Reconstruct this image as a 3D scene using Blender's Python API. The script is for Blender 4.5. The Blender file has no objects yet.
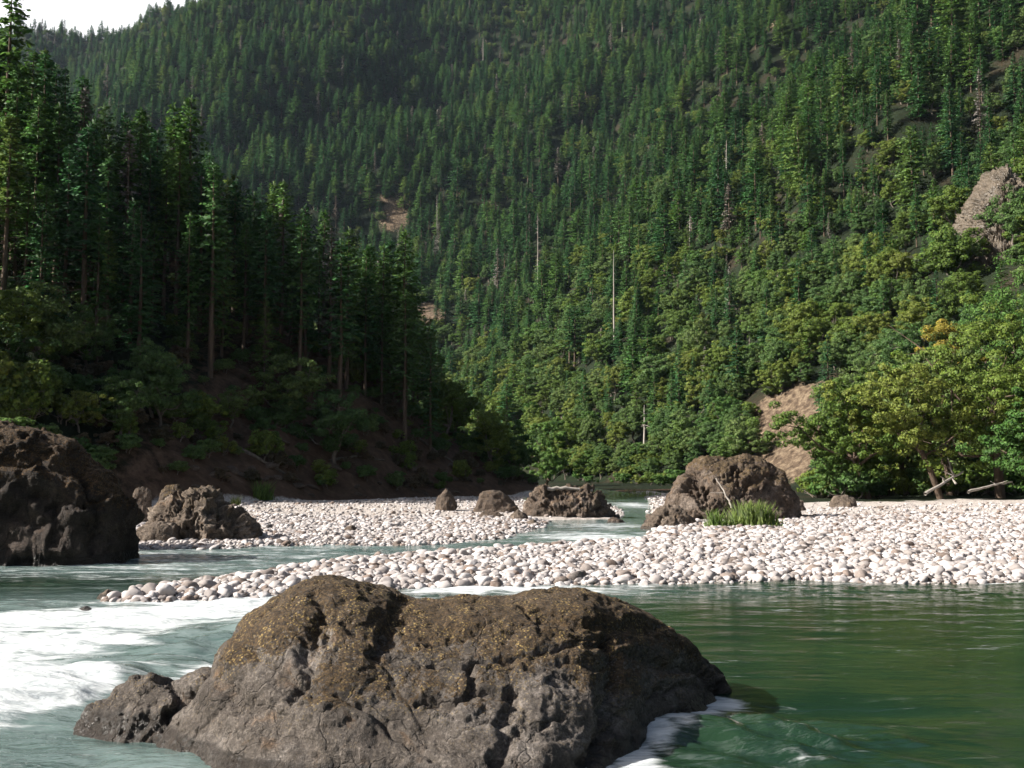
import bpy, math, random
import numpy as np
from mathutils import Vector

# ------------------------------------------------------------------ camera, sky, sun, exposure
SC = bpy.context.scene
COL = SC.collection
EYE = 3.2
LENS = 40.0
F = 1024 * LENS / 36.0
PITCH = math.atan(86 / F)
cam = bpy.data.cameras.new('camera')
cam.lens = LENS
cam.sensor_width = 36
cam.clip_start = 0.1
cam.clip_end = 9000
camo = bpy.data.objects.new('camera', cam)
COL.objects.link(camo)
camo.location = (0, 0, EYE)
camo.rotation_euler = (math.pi / 2 + PITCH, 0, 0)
SC.camera = camo

SUN_DIR = Vector((-0.80, -0.17, 0.54)).normalized()      # towards the sun
world = bpy.data.worlds.new('World')
SC.world = world
world.use_nodes = True
wn = world.node_tree
for n in list(wn.nodes):
    wn.nodes.remove(n)
sky = wn.nodes.new('ShaderNodeTexSky')
sky.sky_type = 'NISHITA'
sky.sun_disc = False
sky.sun_elevation = math.asin(SUN_DIR.z)
sky.sun_rotation = math.atan2(SUN_DIR.x, SUN_DIR.y) % (2 * math.pi)
sky.air_density = 1.0
sky.dust_density = 5.0
sky.ozone_density = 1.0
bgn = wn.nodes.new('ShaderNodeBackground')
bgn.inputs[1].default_value = 0.05
wo = wn.nodes.new('ShaderNodeOutputWorld')
# a bank of bright white cloud standing over the head of the valley
tcn = wn.nodes.new('ShaderNodeTexCoord')
dotn = wn.nodes.new('ShaderNodeVectorMath')
dotn.operation = 'DOT_PRODUCT'
dotn.inputs[1].default_value = Vector((-0.36, 0.86, 0.42)).normalized()
wn.links.new(tcn.outputs['Generated'], dotn.inputs[0])
cln = wn.nodes.new('ShaderNodeTexNoise')
cln.inputs['Scale'].default_value = 3.0
cln.inputs['Detail'].default_value = 6
wn.links.new(tcn.outputs['Generated'], cln.inputs['Vector'])
cadd = wn.nodes.new('ShaderNodeMath')
cadd.operation = 'MULTIPLY_ADD'
cadd.inputs[1].default_value = 0.12
wn.links.new(cln.outputs['Fac'], cadd.inputs[0])
wn.links.new(dotn.outputs['Value'], cadd.inputs[2])
cmr = wn.nodes.new('ShaderNodeMapRange')
cmr.interpolation_type = 'SMOOTHSTEP'
cmr.inputs[1].default_value = 0.93
cmr.inputs[2].default_value = 1.02
wn.links.new(cadd.outputs[0], cmr.inputs[0])
cmx = wn.nodes.new('ShaderNodeMix')
cmx.data_type = 'RGBA'
cmx.inputs[7].default_value = (11.5, 11.5, 11.7, 1)
wn.links.new(cmr.outputs[0], cmx.inputs[0])
wn.links.new(sky.outputs[0], cmx.inputs[6])
wn.links.new(cmx.outputs[2], bgn.inputs[0])
wn.links.new(bgn.outputs[0], wo.inputs[0])
sun = bpy.data.lights.new('sun', 'SUN')
sun.energy = 5.0
sun.angle = math.radians(0.5)
sun.color = (1.0, 0.95, 0.87)
suno = bpy.data.objects.new('sun', sun)
COL.objects.link(suno)
suno.rotation_euler = (-SUN_DIR).to_track_quat('-Z', 'Y').to_euler()
SC.view_settings.view_transform = 'Standard'
SC.view_settings.look = 'None'
SC.view_settings.exposure = 1.28
SC.view_settings.gamma = 1.0
SC.view_settings.use_curve_mapping = False
HAZE = 0.000028
cy = SC.cycles
cy.max_bounces = 5
cy.diffuse_bounces = 2
cy.glossy_bounces = 2
cy.transmission_bounces = 3
cy.volume_bounces = 0
cy.transparent_max_bounces = 4
cy.caustics_reflective = False
cy.caustics_refractive = False
cy.use_adaptive_sampling = True
cy.adaptive_threshold = 0.02
cy.use_denoising = True

# ------------------------------------------------------------------ small maths
rng = np.random.default_rng(11)
_pr = np.random.default_rng(5)
PERM = np.tile(_pr.permutation(256), 3)
GRAD = _pr.normal(size=(256, 3))
GRAD /= np.linalg.norm(GRAD, axis=1)[:, None]


def perlin(x, y, z):
    x, y, z = np.broadcast_arrays(np.asarray(x, float), np.asarray(y, float), np.asarray(z, float))
    xi, yi, zi = np.floor(x).astype(int), np.floor(y).astype(int), np.floor(z).astype(int)
    xf, yf, zf = x - xi, y - yi, z - zi
    u, v, w = [t * t * t * (t * (t * 6 - 15) + 10) for t in (xf, yf, zf)]
    out = 0
    for dx in (0, 1):
        for dy in (0, 1):
            for dz in (0, 1):
                h = PERM[PERM[PERM[(xi + dx) & 255] + ((yi + dy) & 255)] + ((zi + dz) & 255)]
                g = GRAD[h]
                d = g[..., 0] * (xf - dx) + g[..., 1] * (yf - dy) + g[..., 2] * (zf - dz)
                out = out + d * (u if dx else 1 - u) * (v if dy else 1 - v) * (w if dz else 1 - w)
    return out * 1.5


def fbm(x, y, z=0.0, octv=4, lac=2.03, gain=0.5):
    a, s = 1.0, 0.0
    x, y, z = np.asarray(x, float), np.asarray(y, float), np.asarray(z, float)
    for _ in range(octv):
        s = s + a * perlin(x, y, z)
        x, y, z, a = x * lac + 17.1, y * lac + 5.7, z * lac + 3.3, a * gain
    return s


def facets(x, y, z, seed=0):
    """broken rock: every cell is a plane of its own tilt and height"""
    p = np.stack(np.broadcast_arrays(x, y, z), -1)
    ip = np.floor(p).astype(int)
    best = np.full(p.shape[:-1], 1e9)
    out = np.zeros(p.shape[:-1])
    for dx in (-1, 0, 1):
        for dy in (-1, 0, 1):
            for dz in (-1, 0, 1):
                c = ip + np.array([dx, dy, dz])
                h = PERM[PERM[PERM[(c[..., 0] + seed) & 255] + (c[..., 1] & 255)] + (c[..., 2] & 255)]
                ctr = c + 0.5 + 0.42 * GRAD[h]
                q = p - ctr
                dd = (q ** 2).sum(-1)
                h2 = PERM[h + 37]
                val = (q * GRAD[h2]).sum(-1) * 0.8 + (h2 / 255.0 - 0.5) * 0.55
                m = dd < best
                best = np.where(m, dd, best)
                out = np.where(m, val, out)
    return out


def smooth(a, b, x):
    t = np.clip((x - a) / (b - a), 0, 1)
    return t * t * (3 - 2 * t)


CP, SP = math.cos(PITCH), math.sin(PITCH)


def ray(px, py):                       # unit-forward ray of a photo point
    a, b = (px - 512) / F, (384 - py) / F
    return np.array([a, CP - b * SP, SP + b * CP])


def gp(px, py, z=0.0):                 # where that ray meets the level z
    d = ray(px, py)
    k = (z - EYE) / d[2]
    return np.array([d[0] * k, d[1] * k, z])


def at(px, py, dist):                  # the point at that distance Y
    d = ray(px, py)
    k = dist / d[1]
    return np.array([d[0] * k, dist, EYE + d[2] * k])


def proj(x, y, z):
    zz = np.asarray(z, float) - EYE
    f = y * CP + zz * SP
    u = -y * SP + zz * CP
    f = np.where(np.abs(f) < 1e-3, 1e-3, f)
    return 512 + F * x / f, 384 - F * u / f, f


def sdpoly(x, y, P):                   # signed distance to a polygon, positive inside
    P = np.asarray(P, float)
    x, y = np.asarray(x, float), np.asarray(y, float)
    d = np.full(x.shape, 1e18)
    ins = np.zeros(x.shape, bool)
    n = len(P)
    for i in range(n):
        ax, ay = P[i]
        bx, by = P[(i + 1) % n]
        ex, ey = bx - ax, by - ay
        t = np.clip(((x - ax) * ex + (y - ay) * ey) / (ex * ex + ey * ey + 1e-12), 0, 1)
        d = np.minimum(d, (x - ax - ex * t) ** 2 + (y - ay - ey * t) ** 2)
        c = (ay > y) != (by > y)
        with np.errstate(divide='ignore', invalid='ignore'):
            xc = ax + (y - ay) * ex / (ey if ey != 0 else 1e-12)
        ins ^= c & (x < xc)
    d = np.sqrt(d)
    return np.where(ins, d, -d)


# ------------------------------------------------------------------ mesh helpers
def mesh_np(name, V, Fq=None, Ft=None, mats=(), smoothf=False, midx=None):
    me = bpy.data.meshes.new(name)
    V = np.asarray(V, np.float32)
    me.vertices.add(len(V))
    me.vertices.foreach_set('co', V.ravel())
    nq = 0 if Fq is None else len(Fq)
    nt = 0 if Ft is None else len(Ft)
    li = []
    if nq:
        li.append(np.asarray(Fq, np.int32).ravel())
    if nt:
        li.append(np.asarray(Ft, np.int32).ravel())
    li = np.concatenate(li)
    me.loops.add(len(li))
    me.loops.foreach_set('vertex_index', li)
    me.polygons.add(nq + nt)
    tot = np.concatenate([np.full(nq, 4, np.int32), np.full(nt, 3, np.int32)])
    st = np.concatenate([[0], np.cumsum(tot)[:-1]]).astype(np.int32)
    me.polygons.foreach_set('loop_start', st)
    me.polygons.foreach_set('loop_total', tot)
    for m in mats:
        me.materials.append(m)
    if midx is not None:
        me.polygons.foreach_set('material_index', np.asarray(midx, np.int32))
    me.polygons.foreach_set('use_smooth', np.full(nq + nt, smoothf))
    me.update(calc_edges=True)
    return me


def fattr(me, name, vals):
    a = me.attributes.new(name, 'FLOAT', 'POINT')
    a.data.foreach_set('value', np.asarray(vals, np.float32).ravel())


def link(name, me, parent=None):
    o = bpy.data.objects.new(name, me)
    COL.objects.link(o)
    if parent is not None:
        o.parent = parent
    return o


def empty(name, loc, rz=0.0, sc=1.0):
    o = bpy.data.objects.new(name, None)
    COL.objects.link(o)
    o.location = loc
    o.rotation_euler = (0, 0, rz)
    o.scale = (sc, sc, sc) if np.isscalar(sc) else sc
    o.empty_display_size = 0.2
    return o


def tag(o, label=None, cat=None, group=None, kind=None):
    if label:
        o['label'] = label
    if cat:
        o['category'] = cat
    if group:
        o['group'] = group
    if kind:
        o['kind'] = kind
    return o


def grid_faces(nr, nc):
    i = np.arange(nr * nc).reshape(nr, nc)
    return np.stack([i[:-1, :-1], i[:-1, 1:], i[1:, 1:], i[1:, :-1]], -1).reshape(-1, 4)


def tube_arrays(path, radii, nseg=7):
    path = np.asarray(path, float)
    radii = np.asarray(radii, float)
    n = len(path)
    tng = np.gradient(path, axis=0)
    tng /= np.linalg.norm(tng, axis=1)[:, None] + 1e-9
    ref = np.array([0.31, 0.95, 0.05]) if abs(tng[0, 2]) > 0.6 else np.array([0, 0, 1.0])
    a = np.cross(tng, ref)
    a /= np.linalg.norm(a, axis=1)[:, None] + 1e-9
    b = np.cross(tng, a)
    th = np.linspace(0, 2 * np.pi, nseg, endpoint=False)
    V = path[:, None] + radii[:, None, None] * (np.cos(th)[None, :, None] * a[:, None] + np.sin(th)[None, :, None] * b[:, None])
    V = V.reshape(-1, 3)
    Fq = []
    for i in range(n - 1):
        for j in range(nseg):
            k = (j + 1) % nseg
            Fq.append((i * nseg + j, i * nseg + k, (i + 1) * nseg + k, (i + 1) * nseg + j))
    return V, np.array(Fq)


class Acc:
    def __init__(s):
        s.V, s.F, s.n = [], [], 0

    def add(s, V, Fq):
        s.V.append(V)
        s.F.append(Fq + s.n)
        s.n += len(V)

    def get(s):
        return np.concatenate(s.V), np.concatenate(s.F)


# ------------------------------------------------------------------ materials
class NT:
    def __init__(s, name):
        s.m = bpy.data.materials.new(name)
        s.m.use_nodes = True
        s.t = s.m.node_tree
        for n in list(s.t.nodes):
            s.t.nodes.remove(n)
        s.out = s.t.nodes.new('ShaderNodeOutputMaterial')

    def n(s, typ, **kw):
        nd = s.t.nodes.new('ShaderNode' + typ)
        for k, v in kw.items():
            setattr(nd, k, v)
        return nd

    def l(s, a, b):
        s.t.links.new(a, b)

    def val(s, sock, v):
        if hasattr(v, 'is_linked') or isinstance(v, bpy.types.NodeSocket):
            s.l(v, sock)
        else:
            sock.default_value = v

    def noise(s, scale, detail=5, rough=0.55, vec=None, dist=0.0, out='Fac'):
        nd = s.n('TexNoise')
        nd.inputs['Scale'].default_value = scale
        nd.inputs['Detail'].default_value = detail
        nd.inputs['Roughness'].default_value = rough
        nd.inputs['Distortion'].default_value = dist
        if vec is not None:
            s.l(vec, nd.inputs['Vector'])
        return nd.outputs[out]

    def vor(s, scale, vec=None, feature='F1', out='Distance', rand=1.0):
        nd = s.n('TexVoronoi', feature=feature)
        nd.inputs['Scale'].default_value = scale
        nd.inputs['Randomness'].default_value = rand
        if vec is not None:
            s.l(vec, nd.inputs['Vector'])
        return nd.outputs[out]

    def ramp(s, fac, stops):
        nd = s.n('ValToRGB')
        e = nd.color_ramp.elements
        while len(e) > 1:
            e.remove(e[-1])
        for i, (p, c) in enumerate(stops):
            q = e[0] if i == 0 else e.new(p)
            q.position = p
            q.color = (*c, 1) if len(c) == 3 else c
        s.l(fac, nd.inputs[0])
        return nd.outputs[0]

    def mix(s, fac, a, b, mode='MIX'):
        nd = s.n('Mix', data_type='RGBA', blend_type=mode)
        s.val(nd.inputs[0], fac)
        for q, v in ((nd.inputs[6], a), (nd.inputs[7], b)):
            if isinstance(v, (tuple, list)):
                q.default_value = (*v, 1) if len(v) == 3 else v
            else:
                s.l(v, q)
        return nd.outputs[2]

    def math(s, op, a, b=0.0, c=None, clamp=False):
        nd = s.n('Math', operation=op, use_clamp=clamp)
        s.val(nd.inputs[0], a)
        s.val(nd.inputs[1], b)
        if c is not None:
            s.val(nd.inputs[2], c)
        return nd.outputs[0]

    def mapr(s, v, a, b, c=0.0, d=1.0, smoothstep=True):
        nd = s.n('MapRange', interpolation_type='SMOOTHSTEP' if smoothstep else 'LINEAR')
        s.val(nd.inputs[0], v)
        for i, q in enumerate((a, b, c, d)):
            nd.inputs[i + 1].default_value = q
        return nd.outputs[0]

    def attr(s, name):
        return s.n('Attribute', attribute_name=name).outputs['Fac']

    def obj(s):
        return s.n('TexCoord').outputs['Object']

    def scaled(s, vec, sx, sy, sz):
        nd = s.n('Mapping')
        s.l(vec, nd.inputs[0])
        nd.inputs['Scale'].default_value = (sx, sy, sz)
        return nd.outputs[0]

    def bump(s, h, strength=0.5, dist=0.1, normal=None):
        nd = s.n('Bump')
        nd.inputs['Strength'].default_value = strength
        nd.inputs['Distance'].default_value = dist
        s.l(h, nd.inputs['Height'])
        if normal is not None:
            s.l(normal, nd.inputs['Normal'])
        return nd.outputs[0]

    def bsdf(s, color, rough=0.8, normal=None, spec=0.3):
        nd = s.n('BsdfPrincipled')
        if isinstance(color, (tuple, list)):
            nd.inputs['Base Color'].default_value = (*color, 1)
        else:
            s.l(color, nd.inputs['Base Color'])
        s.val(nd.inputs['Roughness'], rough)
        s.val(nd.inputs['Specular IOR Level'], spec)
        if normal is not None:
            s.l(normal, nd.inputs['Normal'])
        return nd.outputs[0]

    def done(s, sh):
        s.l(sh, s.out.inputs['Surface'])
        return s.m


def leaf_mat(name, ca, cb, cc, trans=0.25, var=0.45):
    t = NT(name)
    oi = t.n('ObjectInfo').outputs['Random']
    col = t.ramp(oi, [(0.0, ca), (0.55, cb), (1.0, cc)])
    isl = t.n('NewGeometry').outputs['Random Per Island']
    v = t.mapr(isl, 0, 1, 1 - var, 1 + var, False)
    col = t.mix(1.0, col, t.n('CombineColor').outputs[0], 'MULTIPLY') if False else col
    hs = t.n('HueSaturation')
    t.l(col, hs.inputs['Color'])
    t.l(v, hs.inputs['Value'])
    h2 = t.mapr(t.math('FRACT', t.math('MULTIPLY', isl, 7.31)), 0, 1, 0.485, 0.515, False)
    t.l(h2, hs.inputs['Hue'])
    va = t.n('Attribute', attribute_name='nrm').outputs['Vector']
    vt = t.n('VectorTransform', vector_type='NORMAL', convert_from='OBJECT', convert_to='WORLD')
    t.l(va, vt.inputs[0])
    gm = t.n('NewGeometry').outputs['Normal']
    s1 = t.n('VectorMath', operation='SCALE')
    t.l(gm, s1.inputs[0])
    s1.inputs['Scale'].default_value = 0.8
    ad = t.n('VectorMath', operation='ADD')
    t.l(vt.outputs[0], ad.inputs[0])
    t.l(s1.outputs[0], ad.inputs[1])
    nn = t.n('VectorMath', operation='NORMALIZE')
    t.l(ad.outputs[0], nn.inputs[0])
    a = t.bsdf(hs.outputs[0], 0.6, nn.outputs[0], spec=0.2)
    tr = t.n('BsdfTranslucent')
    t.l(hs.outputs[0], tr.inputs[0])
    mx = t.n('MixShader')
    mx.inputs[0].default_value = trans
    t.l(a, mx.inputs[1])
    t.l(tr.outputs[0], mx.inputs[2])
    return t.done(mx.outputs[0])


def bark_mat(name, ca, cb, scale=3.0):
    t = NT(name)
    ob = t.scaled(t.obj(), 1, 1, 0.18)
    n = t.noise(scale, 6, 0.65, ob)
    col = t.ramp(n, [(0.3, ca), (0.7, cb)])
    return t.done(t.bsdf(col, 0.9, t.bump(n, 0.6, 0.05), 0.15))


M = {}
M['fir'] = leaf_mat('fir_needles', (0.024, 0.080, 0.026), (0.042, 0.118, 0.034), (0.076, 0.158, 0.042), 0.22)
M['pine'] = leaf_mat('pine_needles', (0.050, 0.125, 0.028), (0.078, 0.158, 0.032), (0.112, 0.175, 0.038), 0.25)
M['oak'] = leaf_mat('oak_leaves', (0.076, 0.128, 0.022), (0.110, 0.160, 0.026), (0.145, 0.172, 0.032), 0.3)
M['live'] = leaf_mat('evergreen_leaves', (0.046, 0.098, 0.026), (0.070, 0.128, 0.032), (0.102, 0.150, 0.040), 0.25)
M['alder'] = leaf_mat('bright_leaves', (0.055, 0.125, 0.026), (0.075, 0.150, 0.030), (0.100, 0.165, 0.036), 0.3)
M['yellow'] = leaf_mat('yellow_leaves', (0.20, 0.17, 0.025), (0.23, 0.19, 0.03), (0.26, 0.20, 0.03), 0.3)
M['brush'] = leaf_mat('dry_brush', (0.050, 0.042, 0.022), (0.070, 0.055, 0.030), (0.10, 0.070, 0.042), 0.15)
M['dead'] = leaf_mat('dead_needles', (0.18, 0.165, 0.145), (0.23, 0.21, 0.19), (0.15, 0.11, 0.08), 0.05)
M['grass'] = leaf_mat('grass_blades', (0.10, 0.17, 0.03), (0.13, 0.19, 0.04), (0.17, 0.20, 0.06), 0.3)
M['bark'] = bark_mat('conifer_bark', (0.05, 0.035, 0.026), (0.13, 0.095, 0.07))
M['greybark'] = bark_mat('grey_bark', (0.07, 0.06, 0.05), (0.20, 0.17, 0.14))
M['snag'] = bark_mat('bleached_wood', (0.20, 0.175, 0.15), (0.40, 0.365, 0.33))


def rock_mat(name, dark, mid, light, moss, fleck, wet=True, nscale=1.0, warm=(0.2, 0.11, 0.05)):
    t = NT(name)
    o = t.obj()
    n1 = t.noise(0.9 * nscale, 8, 0.62, o, 0.4)
    n2 = t.noise(5.5 * nscale, 8, 0.7, o)
    n3 = t.noise(26 * nscale, 4, 0.6, o)
    base = t.ramp(n1, [(0.30, dark), (0.50, mid), (0.68, light)])
    base = t.mix(t.mapr(n2, 0.35, 0.7), t.mix(0.55, base, dark), base)
    base = t.mix(t.mapr(t.noise(1.7 * nscale, 5, 0.6, o, 0.8), 0.56, 0.72, 0, 0.6), base, warm)
    gr = t.noise(30 * nscale, 5, 0.75, o)
    mo = t.attr('moss')
    m1 = t.math('ADD', mo, t.math('MULTIPLY', t.math('SUBTRACT', n2, 0.5), 1.6))
    m1 = t.math('ADD', m1, t.math('MULTIPLY', t.math('SUBTRACT', n3, 0.5), 0.9))
    mf = t.mapr(m1, 0.48, 0.62)
    mossc = t.mix(t.mapr(gr, 0.38, 0.56), tuple(0.22 * c for c in moss), moss)
    base = t.mix(t.math('MULTIPLY', mf, 0.88), base, mossc)
    fl = t.mapr(t.vor(27.0 * nscale, o), 0.22, 0.44, 1, 0)
    fl = t.math('MULTIPLY', fl, t.mapr(t.noise(3.1 * nscale, 6, 0.7, o), 0.42, 0.62))
    fl = t.math('MULTIPLY', fl, t.math('ADD', t.math('MULTIPLY', mo, 0.9), 0.10, clamp=True))
    base = t.mix(fl, base, fleck)
    gl = t.mapr(t.vor(14 * nscale, t.scaled(o, 1, 1, 1.7)), 0.12, 0.24, 0.55, 0)
    base = t.mix(t.math('MULTIPLY', gl, t.mapr(n1, 0.42, 0.6)), base, light)
    base = t.mix(t.mapr(gr, 0.40, 0.62, 0.6, 0.0), base, tuple(0.55 * c for c in dark))
    base = t.mix(t.mapr(gr, 0.56, 0.72, 0.0, 0.35), base, light)
    w = t.attr('wet')
    wf = t.mapr(t.math('ADD', w, t.math('MULTIPLY', t.math('SUBTRACT', n2, 0.5), 0.6)), 0.35, 0.7)
    base = t.mix(t.math('MULTIPLY', wf, 0.65), base, tuple(0.3 * c for c in dark))
    h = t.math('ADD', t.math('MULTIPLY', n2, 0.6), t.math('MULTIPLY', n3, 0.25))
    h = t.math('ADD', h, t.math('MULTIPLY', t.noise(60 * nscale, 4, 0.65, o), 0.22))
    rt = t.n('Mapping')
    t.l(o, rt.inputs[0])
    rt.inputs['Rotation'].default_value = (0.5, 0.7, 0.3)
    rt.inputs['Scale'].default_value = (0.6, 0.6, 5.5)
    bed = t.noise(4.5 * nscale, 6, 0.65, rt.outputs[0], 0.5)
    h = t.math('ADD', h, t.math('MULTIPLY', bed, 0.25))
    base = t.mix(t.mapr(bed, 0.34, 0.46, 0.28, 0.0), base, tuple(0.6 * c for c in dark))
    wv = t.n('VectorMath', operation='ADD')
    t.l(t.scaled(o, 1, 1, 1.5), wv.inputs[0])
    ws_ = t.n('VectorMath', operation='SCALE')
    t.l(t.noise(1.6 * nscale, 4, 0.6, o, 0.0, 'Color'), ws_.inputs[0])
    ws_.inputs['Scale'].default_value = 0.9 / nscale
    t.l(ws_.outputs[0], wv.inputs[1])
    cr = t.vor(1.5 * nscale, wv.outputs[0], 'DISTANCE_TO_EDGE')
    h = t.math('ADD', h, t.mapr(cr, 0.0, 0.05, -0.3, 0.0))
    base = t.mix(t.mapr(cr, 0.0, 0.018, 0.55, 0.0), base, tuple(0.5 * c for c in dark))
    h = t.math('ADD', h, t.math('MULTIPLY', gr, 0.35))
    nb = t.bump(h, 0.9, 0.07 / nscale)
    rough = t.mapr(wf, 0, 1, 0.85, 0.3, False)
    return t.done(t.bsdf(base, rough, nb, 0.3))


M['rock'] = rock_mat('boulder_rock', (0.050, 0.040, 0.033), (0.172, 0.146, 0.126), (0.31, 0.275, 0.25), (0.082, 0.046, 0.013), (0.44, 0.31, 0.11))
M['brownrock'] = rock_mat('brown_rock', (0.05, 0.038, 0.03), (0.16, 0.115, 0.085), (0.33, 0.27, 0.23), (0.10, 0.062, 0.02), (0.24, 0.17, 0.07), nscale=0.7)
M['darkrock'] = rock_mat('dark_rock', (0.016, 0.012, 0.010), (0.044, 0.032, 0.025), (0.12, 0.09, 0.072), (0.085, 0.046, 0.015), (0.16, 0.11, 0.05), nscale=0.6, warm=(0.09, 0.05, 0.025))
M['palerock'] = rock_mat('pale_rock', (0.075, 0.056, 0.043), (0.20, 0.155, 0.12), (0.40, 0.335, 0.285), (0.085, 0.058, 0.022), (0.34, 0.26, 0.13), nscale=0.8)
M['cliff'] = rock_mat('cliff_rock', (0.22, 0.175, 0.13), (0.44, 0.36, 0.28), (0.60, 0.52, 0.43), (0.10, 0.085, 0.03), (0.30, 0.24, 0.14), nscale=0.12)


def cobble_mat():
    t = NT('river_cobble')
    o = t.obj()
    r = t.n('ObjectInfo').outputs['Random']
    col = t.ramp(r, [(0.0, (0.06, 0.055, 0.054)), (0.08, (0.16, 0.115, 0.092)), (0.2, (0.21, 0.185, 0.175)), (0.42, (0.31, 0.28, 0.272)), (0.7, (0.38, 0.352, 0.345)), (1.0, (0.50, 0.47, 0.465))])
    n = t.noise(6, 5, 0.6, o)
    col = t.mix(t.mapr(n, 0.45, 0.75, 0, 0.4), col, (0.33, 0.29, 0.26))
    return t.done(t.bsdf(col, 0.8, t.bump(n, 0.25, 0.03), 0.25))


M['cobble'] = cobble_mat()


def terrain_mat():
    t = NT('valley_ground')
    o = t.obj()
    n1 = t.noise(0.05, 8, 0.62, o)
    n2 = t.noise(0.9, 8, 0.7, o)
    n3 = t.noise(7, 4, 0.6, o)
    soil = t.ramp(n2, [(0.3, (0.014, 0.013, 0.008)), (0.5, (0.026, 0.022, 0.014)), (0.7, (0.05, 0.038, 0.025))])
    green = t.ramp(n2, [(0.3, (0.008, 0.013, 0.007)), (0.7, (0.017, 0.024, 0.011))])
    base = t.mix(t.mapr(n1, 0.36, 0.5), soil, green)
    bare = t.ramp(n2, [(0.30, (0.035, 0.025, 0.017)), (0.46, (0.085, 0.060, 0.042)), (0.56, (0.15, 0.112, 0.076)), (0.70, (0.23, 0.18, 0.125))])
    sc = t.mapr(t.math('ADD', t.attr('scar'), t.math('MULTIPLY', t.math('SUBTRACT', n2, 0.5), 0.9)), 0.35, 0.6)
    base = t.mix(sc, base, bare)
    brown = t.ramp(n2, [(0.3, (0.045, 0.028, 0.019)), (0.55, (0.10, 0.062, 0.042)), (0.75, (0.17, 0.115, 0.08))])
    bf = t.mapr(t.math('ADD', t.attr('brown'), t.math('MULTIPLY', t.math('SUBTRACT', n2, 0.5), 0.9)), 0.35, 0.65)
    base = t.mix(bf, base, brown)
    gv = t.ramp(t.vor(5.0, o, out='Color'), [(0.1, (0.30, 0.26, 0.23)), (0.5, (0.48, 0.43, 0.40)), (0.9, (0.60, 0.56, 0.53))])
    gv = t.mix(t.mapr(n3, 0.4, 0.7, 0, 0.5), gv, (0.26, 0.22, 0.19))
    g = t.mapr(t.math('ADD', t.attr('gravel'), t.math('MULTIPLY', t.math('SUBTRACT', n2, 0.5), 0.5)), 0.4, 0.6)
    base = t.mix(g, base, gv)
    base = t.mix(t.attr('bed'), base, (0.06, 0.075, 0.045))
    h = t.math('ADD', t.math('MULTIPLY', n2, 1.0), t.math('MULTIPLY', n3, 0.2))
    return t.done(t.bsdf(base, 0.95, t.bump(h, 0.8, 0.5), 0.1))


def water_mat():
    t = NT('river_water')
    o = t.obj()
    tint = t.attr('teal')
    n1 = t.noise(0.35, 4, 0.5, t.scaled(o, 0.5, 1.6, 1), 0.6)
    deep = t.mix(t.mapr(n1, 0.35, 0.65), (0.006, 0.020, 0.011), (0.011, 0.029, 0.014))
    teal = t.mix(t.mapr(n1, 0.35, 0.65), (0.075, 0.118, 0.112), (0.135, 0.185, 0.178))
    col = t.mix(tint, deep, teal)
    # ripples
    r1 = t.noise(1.4, 5, 0.55, t.scaled(o, 0.55, 1.3, 1), 0.5)
    r2 = t.noise(6.5, 4, 0.6, t.scaled(o, 0.6, 1.2, 1), 0.3)
    h = t.math('ADD', t.math('MULTIPLY', r1, 1.0), t.math('MULTIPLY', r2, 0.22))
    rough_amt = t.attr('chop')
    bp = t.n('Bump')
    t.l(h, bp.inputs['Height'])
    bp.inputs['Distance'].default_value = 0.12
    t.l(t.math('ADD', t.math('MULTIPLY', rough_amt, 0.75), 0.16), bp.inputs['Strength'])
    water = t.n('BsdfPrincipled')
    t.l(col, water.inputs['Base Color'])
    water.inputs['Roughness'].default_value = 0.06
    water.inputs['IOR'].default_value = 1.33
    t.l(bp.outputs[0], water.inputs['Normal'])
    # foam
    ov = t.n('Mapping')
    t.l(o, ov.inputs[0])
    ov.inputs['Rotation'].default_value = (0, 0, -0.22)
    ov.inputs['Scale'].default_value = (0.28, 1.0, 1)
    f1 = t.noise(1.5, 9, 0.62, ov.outputs[0], 0.9)
    f2 = t.noise(7.0, 7, 0.7, ov.outputs[0], 0.6)
    fa = t.math('ADD', t.attr('foam'), t.math('MULTIPLY', t.math('SUBTRACT', f1, 0.5), 2.0))
    fa = t.math('ADD', fa, t.math('MULTIPLY', t.math('SUBTRACT', f2, 0.5), 1.1))
    ff = t.mapr(fa, 0.24, 0.88)
    fh = t.math('ADD', t.math('MULTIPLY', f2, 0.7), t.math('MULTIPLY', f1, 1.0))
    foam = t.bsdf(t.mix(t.mapr(f2, 0.38, 0.6), (0.44, 0.48, 0.50), (0.72, 0.75, 0.76)), 0.75, t.bump(fh, 0.8, 0.22), 0.2)
    mx = t.n('MixShader')
    t.l(ff, mx.inputs[0])
    t.l(water.outputs[0], mx.inputs[1])
    t.l(foam, mx.inputs[2])
    return t.done(mx.outputs[0])


# ------------------------------------------------------------------ the lie of the land
def G(lst):
    return [tuple(gp(a, b)[:2]) for a, b in lst]


RIGHT = G([(95, 602), (150, 591), (250, 576), (340, 563), (450, 554), (560, 547), (645, 541), (662, 528), (650, 512), (652, 501), (640, 494)]) + \
    [(14, 200), (8, 225), (-8, 250), (-60, 290), (-300, 330), (-2500, 900), (-2500, 3000), (3000, 3000), (3000, 60), (200, 40), (60, 36)] + \
    G([(1300, 584), (1024, 581), (920, 583), (800, 580), (700, 583), (600, 584), (450, 588), (330, 592), (250, 597), (150, 604)])
LEFT = G([(128, 549), (220, 549), (300, 545), (420, 546), (500, 538), (537, 528), (545, 520), (617, 519), (622, 510), (600, 501)]) + \
    [(6, 150), (-6, 180), (-60, 215), (-300, 260), (-2500, 700), (-2500, -200), (-120, -60), (-40, 10), (-26, 30)] + \
    G([(-60, 562), (0, 560), (70, 556), (134, 552)])


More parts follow.
